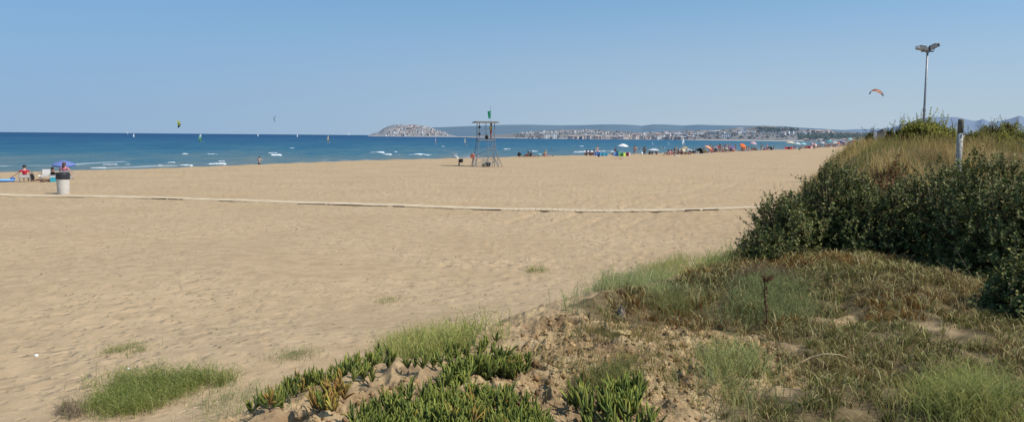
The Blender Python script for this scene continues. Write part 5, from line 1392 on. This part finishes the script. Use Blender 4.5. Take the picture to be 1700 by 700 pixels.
tuft('grass_clump', 'pale wispy grass clump behind the succulents at bottom centre', [(600, 608), (625, 580), (670, 556), (720, 546), (790, 552), (850, 560), (800, 590), (720, 600), (650, 612)], 6500, [(.42, .44, .16), (.34, .38, .13), (.52, .51, .23), (.27, .32, .11)], (.13, .36), (.0035, .006), (.2, .95), 38, None, None, .4, leaflets=3, clump=150)
tuft('grass_clump', 'pale blue green grass spreading on the sand behind the earth mound', [(820, 572), (850, 552), (900, 515), (960, 490), (1010, 470), (1060, 452), (1100, 445), (1130, 458), (1120, 490), (1060, 512), (1000, 530), (930, 540)], 9000, [(.38, .42, .22), (.32, .37, .19), (.46, .48, .27), (.27, .32, .16)], (.14, .36), (.004, .0065), (.2, .9), 39, None, None, .6, leaflets=3, clump=230)
tuft('grass_clump', 'greener grass strip on the sand running up to the dark shrub', [(1040, 452), (1100, 430), (1160, 428), (1230, 440), (1225, 455), (1150, 452), (1080, 462)], 5000, [(.36, .40, .17), (.42, .44, .21), (.28, .33, .14)], (.14, .34), (.005, .008), (.2, .9), 40, None, None, .5, leaflets=2, clump=110)
tuft('grass_clump', 'tuft of darker grass growing from the earth right of the upright stone', [(1060, 510), (1110, 492), (1150, 500), (1140, 520), (1090, 528)], 1300, [(.22, .25, .10), (.30, .29, .14)], (.10, .24), (.003, .005), (.2, .9), 41, None, None, .2, clump=30)
tuft('grass_clump', 'long bladed pale green grass tuft on the earth at bottom right of the mound', [(1120, 650), (1180, 595), (1250, 590), (1290, 630), (1270, 690), (1180, 690)], 1300, [(.31, .34, .15), (.24, .28, .11), (.42, .42, .22)], (.10, .27), (.0035, .006), (.3, 1.1), 42, None, None, .25, leaflets=1, clump=40)
tuft('grass_clump', 'dry thin grass tuft growing on the middle of the bare earth', [(940, 560), (1000, 545), (1050, 555), (1040, 580), (960, 580)], 900, [(.20, .18, .08), (.26, .22, .11), (.15, .17, .07)], (.06, .16), (.0025, .004), (.3, 1.1), 43, None, None, .2, clump=30)
tuft('grass_clump', 'dark green grass tuft on the bare earth above the lower succulents', [(960, 640), (1010, 612), (1060, 612), (1070, 640), (1000, 655)], 1300, [(.18, .21, .08), (.25, .25, .11)], (.06, .16), (.0025, .0045), (.3, 1.1), 44, None, None, .15, clump=36)
tuft('grass_clump', 'arching bright tussock of grass at the lower right edge', [(1500, 700), (1560, 640), (1640, 650), (1690, 720), (1560, 740)], 3600, [(.29, .32, .11), (.38, .38, .17), (.22, .26, .095)], (.12, .28), (.0035, .006), (.4, 1.2), 45, None, None, .3, clump=60)
tuft('grass_clump', 'grey blue leafy herb patch in front of the dark shrub beside the dead stalk', [(1200, 530), (1215, 480), (1290, 465), (1370, 475), (1360, 520), (1280, 545)], 5200, [(.25, .285, .14), (.31, .335, .18), (.20, .235, .11)], (.08, .20), (.003, .005), (.2, .8), 46, None, None, .3, leaflets=2, clump=130)

tuft('grass_clump', 'sparse olive and straw sprigs dotted over the bare crumbly earth', [(840, 640), (870, 570), (960, 545), (1080, 540), (1180, 560), (1300, 600), (1300, 650), (1200, 690), (1080, 640), (960, 620)], 3000, [(.30, .27, .12), (.40, .33, .17), (.22, .22, .09), (.26, .18, .09)], (.04, .13), (.003, .006), (.4, 1.3), 47, None, None, .1, clump=95)
# --- long dry grass on the dune behind the shrubs
rng = np.random.default_rng(51)
def dry_d(x, y):
    sT = sdist(TOE, x, y)
    return sstep(.4, 2.2, sT + (vnoise(x * .8, y * .8, 241) - .5) * 1.6) * (.35 + .65 * sstep(.35, .55, fbm(x * .6, y * .6, 243, 3))) * np.interp(y, [13, 16, 20, 34, 60], [.1, .6, 1, .8, .25])
P = ground_pts(np.array([(5, 14.5), (7, 20), (9, 28), (12, 37), (18, 50), (24, 58), (60, 58), (38, 34), (20, 14.5)]), 125000, rng, dry_d, 0); n = len(P)
pn = fbm(P[:, 0] * .35, P[:, 1] * .35, 245, 3)
gold = pick([(.50, .38, .18), (.41, .30, .135), (.58, .46, .25), (.30, .21, .095)], n, rng, .2); olive = pick([(.22, .24, .08), (.29, .28, .11), (.16, .185, .065)], n, rng, .2)
fr = sdist(TOE, P[:, 0], P[:, 1])
p2_ = fbm(P[:, 0] * 1.1, P[:, 1] * 1.1, 251, 2); gold = gold * (.55 + .75 * sstep(.3, .65, p2_))[:, None]
C = np.where((rng.random(n) < np.clip(.08 + .65 * sstep(.48, .58, pn) + .55 * sstep(9, 16, fr), 0, .9))[:, None], olive, gold)
V, T, q = blades(P, rng.uniform(.18, .58, n) * (.35 + 1.0 * vnoise(P[:, 0] * .9, P[:, 1] * .9, 247)) * (.75 + .5 * vnoise(P[:, 0] * 2.7, P[:, 1] * 2.7, 249)) * np.where(rng.random(n) < .03, 1.5, 1), rng.uniform(.004, .009, n) * np.interp(P[:, 1], [14, 30, 58], [.8, 1.2, 2]), rng.uniform(.05, .7, n), rng, curl=.5)
o = np_obj('dry_grass', V, T, np.repeat(C, q, 0), GRASS); tag(o, 'long golden dry grass covering the dune crest behind the dark shrubs', 'grass', None, 'stuff')

# --- ice plant: thick three sided fingers
def fingers(P, L, R, D, rng, C):
    n = len(P); D = D / np.linalg.norm(D, axis=1)[:, None]
    a = np.cross(D, np.array([.31, .17, .93])); a /= np.linalg.norm(a, axis=1)[:, None]; b = np.cross(D, a)
    ph_ = rng.uniform(0, 6.28, n); bend = rng.normal(0, .16, (n, 3)); bend[:, 2] += .10
    rings = []
    for t, k in ((0, .75), (.35, 1.05), (.75, .85), (.93, .45)):
        c = P + D * (L * t)[:, None] + bend * (L * t * t)[:, None]
        for j in range(3):
            w_ = ph_ + j * 2.0944
            rings.append(c + (a * np.cos(w_)[:, None] + b * np.sin(w_)[:, None]) * (R * k)[:, None])
    rings.append(P + D * L[:, None] + bend * L[:, None])
    V = np.stack(rings, 1); tl = []
    for r_ in range(3):
        for j in range(3):
            j2 = (j + 1) % 3; x0, x1, x2, x3 = r_ * 3 + j, r_ * 3 + j2, r_ * 3 + 3 + j2, r_ * 3 + 3 + j; tl += [(x0, x1, x2), (x0, x2, x3)]
    for j in range(3): tl.append((9 + j, 9 + (j + 1) % 3, 12))
    base = np.arange(n)[:, None] * 13
    T = np.concatenate([base + np.array(t) for t in tl])
    k = np.array([.55, .55, .55, .8, .8, .8, 1.05, 1.05, 1.05, 1.12, 1.12, 1.12, 1.2])
    Cv = C[:, None, :] * np.ones((1, 13, 1)); tipc = np.array([1.35, 1.28, .85]); Cv = Cv * np.where((k > 1)[None, :, None], tipc, 1.0)
    return V.reshape(-1, 3), T, Cv.reshape(-1, 3)

ICE = leaf_mat('succulent_leaf', .5, .15, .2)
def ice_mat(label, poly_px, nshoot, seed, red=.04, scale=1.0, edge=.10):
    rng = np.random.default_rng(seed); S = ground_pts(poly_w(poly_px), nshoot, rng, None, edge)
    k = 7; n = len(S) * k; idx = np.repeat(np.arange(len(S)), k); j = np.tile(np.arange(k), len(S))
    tiltS = rng.normal(0, .25, (len(S), 3)); tiltS[:, 2] = 1
    th_ = rng.uniform(0, 6.28, len(S))[idx] + (j % 2) * 3.14 + (j // 2) * 1.57 + rng.normal(0, .2, n); lift = 1.9 - .0 * j
    hgt_ = (rng.uniform(.01, .06, len(S))[idx] + (j // 2) * .012) * scale
    D = tiltS[idx] * (1.1 + .25 * (j // 2))[:, None] + np.stack([np.cos(th_), np.sin(th_), np.zeros(n)], -1) * (.75 - .12 * (j // 2))[:, None]
    Pp = S[idx] + tiltS[idx] * hgt_[:, None]
    tone = fbm(S[:, 0] * 2.5, S[:, 1] * 2.5, seed, 3)[idx]
    C = pick([(.115, .155, .060), (.15, .19, .068), (.085, .12, .050), (.20, .235, .085)], n, rng, .2)
    yel = pick([(.30, .27, .10), (.26, .16, .08), (.28, .21, .10)], n, rng, .2)
    C = np.where(((rng.random(len(S)) < red + .18 * sstep(.64, .75, fbm(S[:, 0] * 3, S[:, 1] * 3, seed + 5, 2)))[idx])[:, None], yel, C * (.7 + .6 * tone[:, None]))
    V, T, Cv = fingers(Pp, rng.uniform(.055, .10, n) * scale, rng.uniform(.0065, .0095, n) * scale, D, rng, C)
    root = empty('ice_plant', S.mean(0), label, 'plant', 'succulent mats on the earth bank')
    c0 = S.mean(0)
    np_obj('foliage', V - c0, T, Cv, ICE, root)
    m_ = min(220, len(S) // 2); st = MB(); ii = rng.choice(len(S), m_, False)
    for i in ii:
        d = np.hypot(*(S[:, :2] - S[i, :2]).T); c = np.argsort(d)[rng.integers(2, 8)]
        p0, p1 = S[i] - c0, S[c] - c0; mid_ = (p0 + p1) / 2 + np.array([0, 0, .02])
        st.tube([p0 + np.array([0, 0, .012]), mid_, p1 + np.array([0, 0, .012])], .006, 5)
    st.build('stem', mat('succulent_stem', (.20, .13, .08)), root)
    return root
ice_mat('ice plant mat along the sandy edge, running up behind the tan stone', [(418, 704), (445, 672), (490, 640), (540, 622), (600, 618), (660, 618), (700, 612), (740, 594), (790, 580), (830, 572), (835, 590), (800, 606), (740, 616), (690, 638), (620, 642), (560, 648), (505, 670), (475, 692), (450, 712)], 720, 61, .03, .88)
ice_mat('narrow ice plant strip between the tan stone and the bare earth', [(720, 662), (740, 640), (800, 622), (860, 612), (878, 622), (850, 636), (790, 644), (750, 664)], 200, 62, .03, .95)
ice_mat('dense bright ice plant mat along the bottom edge of the picture', [(575, 716), (615, 690), (680, 672), (740, 668), (790, 670), (840, 670), (880, 684), (910, 706), (930, 724), (950, 770), (590, 770)], 600, 63, .01, .92)
ice_mat('sparse bright ice plant shoots at the right end of the bottom mat', [(925, 690), (940, 664), (975, 652), (1000, 664), (1045, 646), (1085, 656), (1075, 690), (1090, 740), (960, 740)], 70, 64, .02, 1.08)
ice_mat('reddish yellowing ice plant shoots at the left end of the bottom mat', [(500, 700), (520, 672), (560, 656), (590, 664), (580, 690), (540, 716)], 34, 65, .8, .9)

# --- stones and clods
def stone(px, py, wpx, hpx, label, c, seed, name='stone'):
    p = G(px, py); d = p.y; w_ = wpx / F_PX * d; h_ = hpx / F_PX * d
    k_ = .6 if name == 'earth_lump' else 1.0
    b = MB().blob((0, 0, h_ * .2 * k_), (w_ / 2, w_ * .42, h_ * .62 * k_), seed, .34, 18, 11)
    o = b.build(name, c, None, False); o.location = p; o.rotation_euler = (random.uniform(-.2, .2), random.uniform(-.2, .2), random.uniform(0, 6))
    return tag(o, label, 'stone')
TAN = mat('tan_stone', (.40, .275, .15), .95, .3, 14, .1); GRY = mat('grey_stone', (.26, .20, .15), .95, .3, 14, .1); YEL = mat('yellow_earth', (.46, .33, .16), .95, .3, 12, .1); DRK = mat('dark_earth', (.14, .085, .05), .95, .3, 12, .1)
stone(706, 652, 26, 26, 'tan rounded stone sitting among the succulents', TAN, 1)
stone(712, 664, 22, 13, 'flatter pale stone just below the tan rounded one', TAN, 2)
stone(1031, 518, 17, 22, 'upright grey brown stone on the ridge of the earth mound', GRY, 3)
stone(944, 542, 32, 24, 'yellow earth lump at the top left of the mound', YEL, 4, 'earth_lump')
stone(968, 538, 20, 18, 'smaller brown lump right of the yellow one on the mound', TAN, 5, 'earth_lump')
stone(1030, 556, 42, 14, 'flat yellow earth lump in the middle of the mound', YEL, 6, 'earth_lump')
stone(1052, 545, 14, 12, 'small round brown lump above the flat yellow one', GRY, 7, 'earth_lump')
stone(1110, 572, 36, 16, 'wide tan lump on the right shoulder of the mound', TAN, 8, 'earth_lump')
stone(1124, 588, 12, 8, 'dark clod below the wide tan lump', DRK, 9, 'earth_lump')
stone(1146, 586, 26, 16, 'ochre lump at the right end of the bare mound', YEL, 10, 'earth_lump')
stone(868, 678, 30, 14, 'brown lump near the bottom succulents', DRK, 11, 'earth_lump')
stone(500, 694, 28, 20, 'tan stone among the reddish succulents at the bottom', TAN, 12)
stone(60, 590, 6, 4, 'small white shell lying alone on the sand at left', mat('shell_white', (.75, .73, .70), .6), 13, 'shell')
stone(213, 611, 5, 4, 'small white shell just above the bright grass clump', mat('shell_white', (.75, .73, .70), .6), 14, 'shell')
rng = np.random.default_rng(71)
S = np.concatenate([ground_pts(p_, k_, rng, soil_mask, 0) for p_, k_ in ((SOIL[0], 5200), (SOIL[1], 900))]); n = len(S)
oct_ = np.array([(1, 0, 0), (-1, 0, 0), (0, 1, 0), (0, -1, 0), (0, 0, 1), (0, 0, -1)], float); of = np.array([(0, 2, 4), (2, 1, 4), (1, 3, 4), (3, 0, 4), (2, 0, 5), (1, 2, 5), (3, 1, 5), (0, 3, 5)])
sz_ = np.clip(rng.lognormal(-4.75, .55, n), .003, .035)
V = S[:, None, :] + oct_[None] * sz_[:, None, None] * rng.uniform(.55, 1.25, (n, 6, 3)) + rng.normal(0, .25, (n, 6, 3)) * sz_[:, None, None]
T = (np.arange(n)[:, None, None] * 6 + of[None]).reshape(-1, 3)
C = pick([(.28, .19, .11), (.36, .255, .15), (.19, .12, .07), (.12, .08, .05), (.42, .31, .19)], n, rng, .2)
o = np_obj('earth_crumbs', V.reshape(-1, 3), T, np.repeat(C, 6, 0), leaf_mat('crumb', .95, .1, .0)); tag(o, 'loose crumbled earth clods scattered over the bare mound', 'earth', None, 'stuff')
# debris on the open sand
poly = np.array([(-9, 10), (-1, 14), (6, 22), (14, 40), (-30, 40), (-14, 14)]); S = ground_pts(poly, 420, rng, None, 0); n = len(S); sz_ = np.clip(rng.lognormal(-4.3, .5, n), .006, .03) 
V = S[:, None, :] + oct_[None] * sz_[:, None, None] * rng.uniform(.4, 1.2, (n, 6, 3)) * np.array([1.6, 1, .7])
C = pick([(.12, .085, .055), (.20, .15, .10), (.08, .06, .045)], n, rng, .2)
o = np_obj('beach_debris', V.reshape(-1, 3), (np.arange(n)[:, None, None] * 6 + of[None]).reshape(-1, 3), np.repeat(C, 6, 0), MATS['crumb']); tag(o, 'specks of dry weed and pebbles strewn over the open sand', 'debris', None, 'stuff')

# --- leafy shrubs: twigs with small folded leaves
LEAF = leaf_mat('shrub_leaf', .55, .22, .16)
def shrub(name, label, c, rx, ry, h, ntwig, nleaf, leaf, cols, seed, group=None, twig=.23, stemc=(.10, .075, .05), upright=.3, m=None, fold=.35, cat='shrub', core=True):
    rng = np.random.default_rng(seed); c = np.array(c)
    u = rng.uniform(0, 6.283, ntwig); v = np.arccos(1 - rng.uniform(0, 1.02, ntwig)); d = np.stack([np.sin(v) * np.cos(u), np.sin(v) * np.sin(u), np.cos(v)], -1)
    lump = .78 + .5 * (fbm(d[:, 0] * 1.7 + seed, d[:, 1] * 1.7 + d[:, 2] * 2, seed, 3) - .3)
    rad = lump * np.where(rng.random(ntwig) < .62, rng.uniform(.86, 1.10, ntwig), rng.uniform(.35, .9, ntwig))
    tip = d * rad[:, None] * np.array([rx, ry, h]); tip[:, 2] = np.maximum(tip[:, 2], .06)
    dirv = d * .8 + np.array([0, 0, upright]) + rng.normal(0, .28, (ntwig, 3)); dirv /= np.linalg.norm(dirv, axis=1)[:, None]
    tl = twig * rng.uniform(.6, 1.25, ntwig)
    shoot = (rng.random(ntwig) < .10) & (rad > .8); tl = np.where(shoot, tl * 2.1, tl); tip = tip + dirv * np.where(shoot, twig * rng.uniform(.4, 1.4, ntwig), 0)[:, None]
    n = ntwig * nleaf; i = np.repeat(np.arange(ntwig), nleaf); t = np.tile((np.arange(nleaf) + .5) / nleaf, ntwig) + rng.uniform(-.03, .03, n)
    P = tip[i] - dirv[i] * (tl[i] * (1 - t))[:, None] + np.array([0, 0, -1]) * (tl[i] * .18 * (1 - t) ** 2)[:, None] * 0
    a = np.cross(dirv, np.array([.2, .5, .3])); a /= np.linalg.norm(a, axis=1)[:, None]; b = np.cross(dirv, a)
    w_ = np.tile(np.arange(nleaf) * 2.4, ntwig) + rng.uniform(0, 6.28, ntwig)[i]
    out = a[i] * np.cos(w_)[:, None] + b[i] * np.sin(w_)[:, None]
    ax = out * .9 + dirv[i] * .55 + rng.normal(0, .22, (n, 3)); ax /= np.linalg.norm(ax, axis=1)[:, None]
    sd = np.cross(ax, dirv[i] + rng.normal(0, .3, (n, 3))); sd /= np.linalg.norm(sd, axis=1)[:, None]; nr = np.cross(sd, ax)
    ll = (leaf * rng.uniform(.5, 1.45, n) * (1 - .35 * t ** 3))[:, None]; lw = ll * .40
    V = np.stack([P, P + ax * ll * .55 + sd * lw + nr * lw * fold, P + ax * ll, P + ax * ll * .55 - sd * lw + nr * lw * fold], 1).reshape(-1, 3)
    V[:, 2] = np.maximum(V[:, 2], .005)
    b4 = np.arange(n)[:, None] * 4; T = np.concatenate([b4 + np.array((0, 1, 2)), b4 + np.array((0, 2, 3))])
    C = pick(cols, n, rng, .25) * (rng.uniform(.72, 1.18, ntwig)[i])[:, None]
    tipk = (t > .86)[:, None]; C = np.where(tipk, C * np.array([1.3, 1.3, 1.1]), C)
    root = empty(name, c, label, cat, group)
    np_obj('foliage', V, T, np.repeat(C, 4, 0), m or LEAF, root)
    st = MB(); sel = rng.choice(ntwig, min(ntwig, 150), False)
    for k in sel:
        base = np.array([d[k, 0] * rx * .18, d[k, 1] * ry * .18, -.05]); q0 = tip[k] - dirv[k] * tl[k]; mid_ = (base + q0) / 2 + np.array([d[k, 0] * .1 * rx, d[k, 1] * .1 * ry, .12 * h]); 
        st.tube([base, mid_, q0, tip[k]], [.012, .008, .005, .002], 4, False)
    st.build('stem', mat('bark_%d' % (stemc[0] * 1000), stemc, .9), root)
    return root
DKG = [(.074, .103, .035), (.098, .126, .040), (.054, .078, .029), (.23, .245, .095), (.115, .128, .055), (.15, .14, .062)]
def shr_at(px, Y, rx, ry, h, nt_, label, seed, nleaf=20, leaf=.037, cols=DKG, name='leafy_shrub', group='dark leafy shrubs on the near dune', **k):
    X = (px - 850) / F_PX * Y; return shrub(name, label, (X, Y, float(base_h(X, Y)) - .02), rx, ry, h, int(nt_ * 3.3), nleaf, leaf, cols, seed, group, **k)
shr_at(1306, 11.6, .62, .7, 1.02, 230, 'dark leafy shrub at the left end of the thicket against the open sand', 81)
shr_at(1275, 10.7, .40, .4, .52, 110, 'low dark shrub spreading on the sand at the left foot of the thicket', 88)
shr_at(1392, 11.9, .85, .8, 1.52, 330, 'taller dark shrub second from the left in the thicket', 82)
shr_at(1474, 11.4, .9, .8, 1.28, 300, 'dark shrub in the middle of the thicket below the reddish dry bush', 83)
shr_at(1568, 11.2, .9, .9, 1.66, 360, 'dark shrub of the thicket right below the white post', 84)
shr_at(1650, 10.2, .95, .85, 1.66, 380, 'big dark shrub of the thicket at the right edge rising to the dry grass', 85)
shr_at(1738, 9.7, .95, .85, 1.68, 300, 'dark shrub cut off by the right picture edge behind the turf', 86)
shr_at(1705, 7.6, .34, .5, .62, 120, 'small dark shrub in the lower right corner in front of the turf', 87, leaf=.04)
shr_at(1640, 8.9, .32, .3, .20, 50, 'low leafy weed on the turf left of the corner shrub', 89, leaf=.035)
RUST = [(.17, .085, .04), (.22, .12, .06), (.12, .07, .035), (.26, .17, .09)]
shr_at(1478, 12.6, .8, .5, 1.5, 260, 'reddish brown dried bush rising behind the dark thicket', 91, 26, .03, RUST, 'dried_bush', None)
shr_at(1352, 13.6, .6, .5, .95, 90, 'sparse brown dead bush between the two left shrubs', 92, 14, .028, [(.17, .11, .06), (.22, .15, .085)], 'dried_bush', None)

# shrubs on the crest behind
OLV = [(.24, .26, .075), (.30, .31, .095), (.18, .205, .06), (.38, .37, .13)]
DOL = [(.10, .11, .05), (.13, .14, .06), (.075, .085, .04)]
def crest(px, Y, top_py, wpx, label, seed, cols, nt_=380, leaf=.062, nleaf=32, name='crest_bush', **k):
    X = (px - 850) / F_PX * Y; zb = float(base_h(X, Y)); h = max(.4, float(at(px, top_py, Y)[2]) - zb); rx = wpx * 1.3 / F_PX * Y / 2; h *= 1.06; nt_ = int(nt_ * 1.7)
    return shrub(name, label, (X, Y, zb - .05), rx, rx * .9, h, nt_, nleaf, leaf, cols, seed, None, twig=.42 * max(1, h / 1.4), m=GRASS, **k)
crest(1522, 30, 192, 68, 'bright olive feathery bush on the crest in front of the lamp post', 101, OLV, 760, .062, 40, 'feathery_bush', upright=.9, fold=.1)
crest(1550, 31, 198, 40, 'smaller olive bush joined to the right of the feathery bush', 102, OLV, 380, .062, 38, 'feathery_bush', upright=.9, fold=.1)
crest(1494, 33, 209, 42, 'dark shrub at the left of the bright feathery bush', 103, DOL)
crest(1476, 36, 214, 24, 'low dark shrub beside the little house on the crest', 104, DOL, 220)
crest(1440, 40, 215.5, 15, 'small round dark bush alone on the crest at its left end', 105, DOL, 160)
crest(1572, 34, 212, 44, 'yellow green shrub on the crest left of the white post', 106, OLV)
crest(1616, 36, 210, 46, 'olive shrub on the crest right of the white post', 107, [(.18, .19, .075), (.23, .235, .09)])
crest(1642, 38, 204, 40, 'brownish shrub on the crest between post and highest bush', 108, [(.16, .15, .08), (.21, .19, .10)])
crest(1667, 37, 196.5, 38, 'highest brown green bush on the crest near the right edge', 109, [(.18, .175, .08), (.24, .225, .10)])
crest(1692, 34, 213, 44, 'green shrub on the crest at the right picture edge', 110, OLV)
crest(1656, 29, 216, 40, 'pale olive shrub in front of the highest crest bush', 111, OLV, 300)
crest(1715, 30, 210, 40, 'green shrub cut by the right picture edge on the crest', 112, OLV, 300)

# little house peeking over the crest
p = at(1466, 222, 110); zb = gz(p[0], 110)
HP = empty('house', (p[0], 110, zb), 'cream house corner with dark roof peeking over the crest left of the feathery bush', 'house', None, .5); HP.scale = (.45, .45, .9)
hh = float(at(1466, 217.4, 110)[2]) - zb
MB().box((0, 0, hh / 2 - .3), (2.4, 2.4, hh + .6)).build('wall', mat('house_cream', (.36, .32, .25)), HP)
MB().add([(-1.5, -1.5, hh), (1.5, -1.5, hh), (1.5, 1.5, hh), (-1.5, 1.5, hh), (-.4, 0, hh + .55), (.4, 0, hh + .55)], [(0, 1, 5, 4), (1, 2, 5), (2, 3, 4, 5), (3, 0, 4), (3, 2, 1, 0)]).build('roof', mat('dark_roof', (.07, .065, .065)), HP)
MB().box((.2, -1.21, hh * .55), (.7, .06, .9)).build('window', PANEM, HP)

# --- dead stalk with seed heads, bent stem
p = G(1270, 552); d = p.y
DS = empty('dead_stalk', p, 'dark dry weed stalk with brown seed clusters standing in front of the thicket', 'plant')
h = 100 / F_PX * d; rng = np.random.default_rng(121)
MB().tube([(0, 0, -.05), (.012, 0, h * .3), (-.015, 0, h * .65), (-.02, 0, h * .98)], [.009, .008, .006, .004], 6).build('stem', mat('dry_brown', (.10, .06, .035), .9), DS)
Pn = []; Cn = []
for k in range(170):
    t = rng.beta(1.3, 1.1); Pn.append((rng.normal(0, .013) - .015 * t, rng.normal(0, .013), h * (.12 + .86 * t)))
for sx_, ln in ((-1, .05), (1, .04), (1, .06)):
    for k in range(46):
        t = rng.random(); Pn.append((sx_ * ln * t + rng.normal(0, .008), rng.normal(0, .02), h * (.93 + .04 * rng.random()) + .02 * t + rng.normal(0, .010)))
Pn = np.array(Pn); n = len(Pn); sz_ = rng.uniform(.004, .009, n)
V = Pn[:, None] + oct_[None] * sz_[:, None, None] * rng.uniform(.6, 1.3, (n, 6, 3)); T = (np.arange(n)[:, None, None] * 6 + of[None]).reshape(-1, 3)
np_obj('seed_head', V.reshape(-1, 3), T, np.repeat(pick([(.10, .06, .035), (.15, .095, .06), (.07, .045, .03)], n, rng, .2), 6, 0), MATS['crumb'], DS)
b = MB()
for sx_, ln in ((-1, .06), (1, .07), (-1, .04)):
    b.tube([(-.02, 0, h * .90), (sx_ * ln * .5, .01, h * .95), (sx_ * ln, .0, h * .97)], [.004, .003, .002], 5)
b.build('side_branch', MATS['dry_brown'], DS)
a0, a1, a2, a3 = G(1302, 616), G(1335, 612), G(1380, 612), G(1428, 606)
def lift(px, py, ref): 
    return Vector(at(px, py, ref.y))
pts = [a0 + Vector((0, 0, .0)), lift(1322, 605, a0), lift(1345, 593, a1), lift(1368, 587, a2), lift(1392, 588, a2), lift(1410, 594, a3), a3 + Vector((0, 0, .01))]
MB().tube(pts, [.007, .007, .0065, .006, .005, .004, .003], 7).build('bent_stem', mat('pale_stem', (.36, .27, .15), .8)).location = (0, 0, 0)
o = COL.objects['bent_stem']; tag(o, 'pale dry stem bent in an arch over the turf', 'stem')
tuft('dead_brush', 'dead grey brown twiggy brush at the foot of the left shrub', [(1225, 470), (1245, 452), (1300, 450), (1310, 468), (1270, 480)], 900, [(.20, .155, .12), (.27, .21, .16), (.14, .10, .075)], (.08, .26), (.003, .006), (.3, 1.2), 141, None, None, .15, cat='plant', clump=30)
tuft('dead_brush', 'ring of dead leaves and stems at the base of the dark dry stalk', [(1255, 560), (1262, 545), (1285, 543), (1300, 552), (1285, 562)], 260, [(.13, .09, .06), (.20, .17, .10)], (.04, .12), (.004, .008), (.5, 1.3), 142, None, None, .05, cat='plant', clump=8)
# bare twig on the crest
p = at(1582, 214, 31); zb = gz(p[0], 31)
BT = empty('bare_twig', (p[0], 31, zb), 'thin bare dead twig sticking up left of the white post', 'twig')
k_ = float(at(1579, 196, 31)[2]) - zb
MB().tube([(0, 0, -.1), (.02, 0, k_ * .6), (-.08, 0, k_)], [.02, .014, .006], 5).tube([(.02, 0, k_ * .6), (.10, 0, k_ * .82)], [.01, .005], 5).tube([(.0, 0, k_ * .45), (-.12, 0, k_ * .7)], [.01, .004], 5).build('twig', mat('dead_twig', (.05, .045, .04)), BT)

# ------------------------------------------------------------------ prototypes never placed
for root in [PP[k] for k in PP if first[k]] + [PROTO[i] for i in range(4) if not used_proto[i]]:
    for ch in list(root.children): bpy.data.objects.remove(ch)
    bpy.data.objects.remove(root)
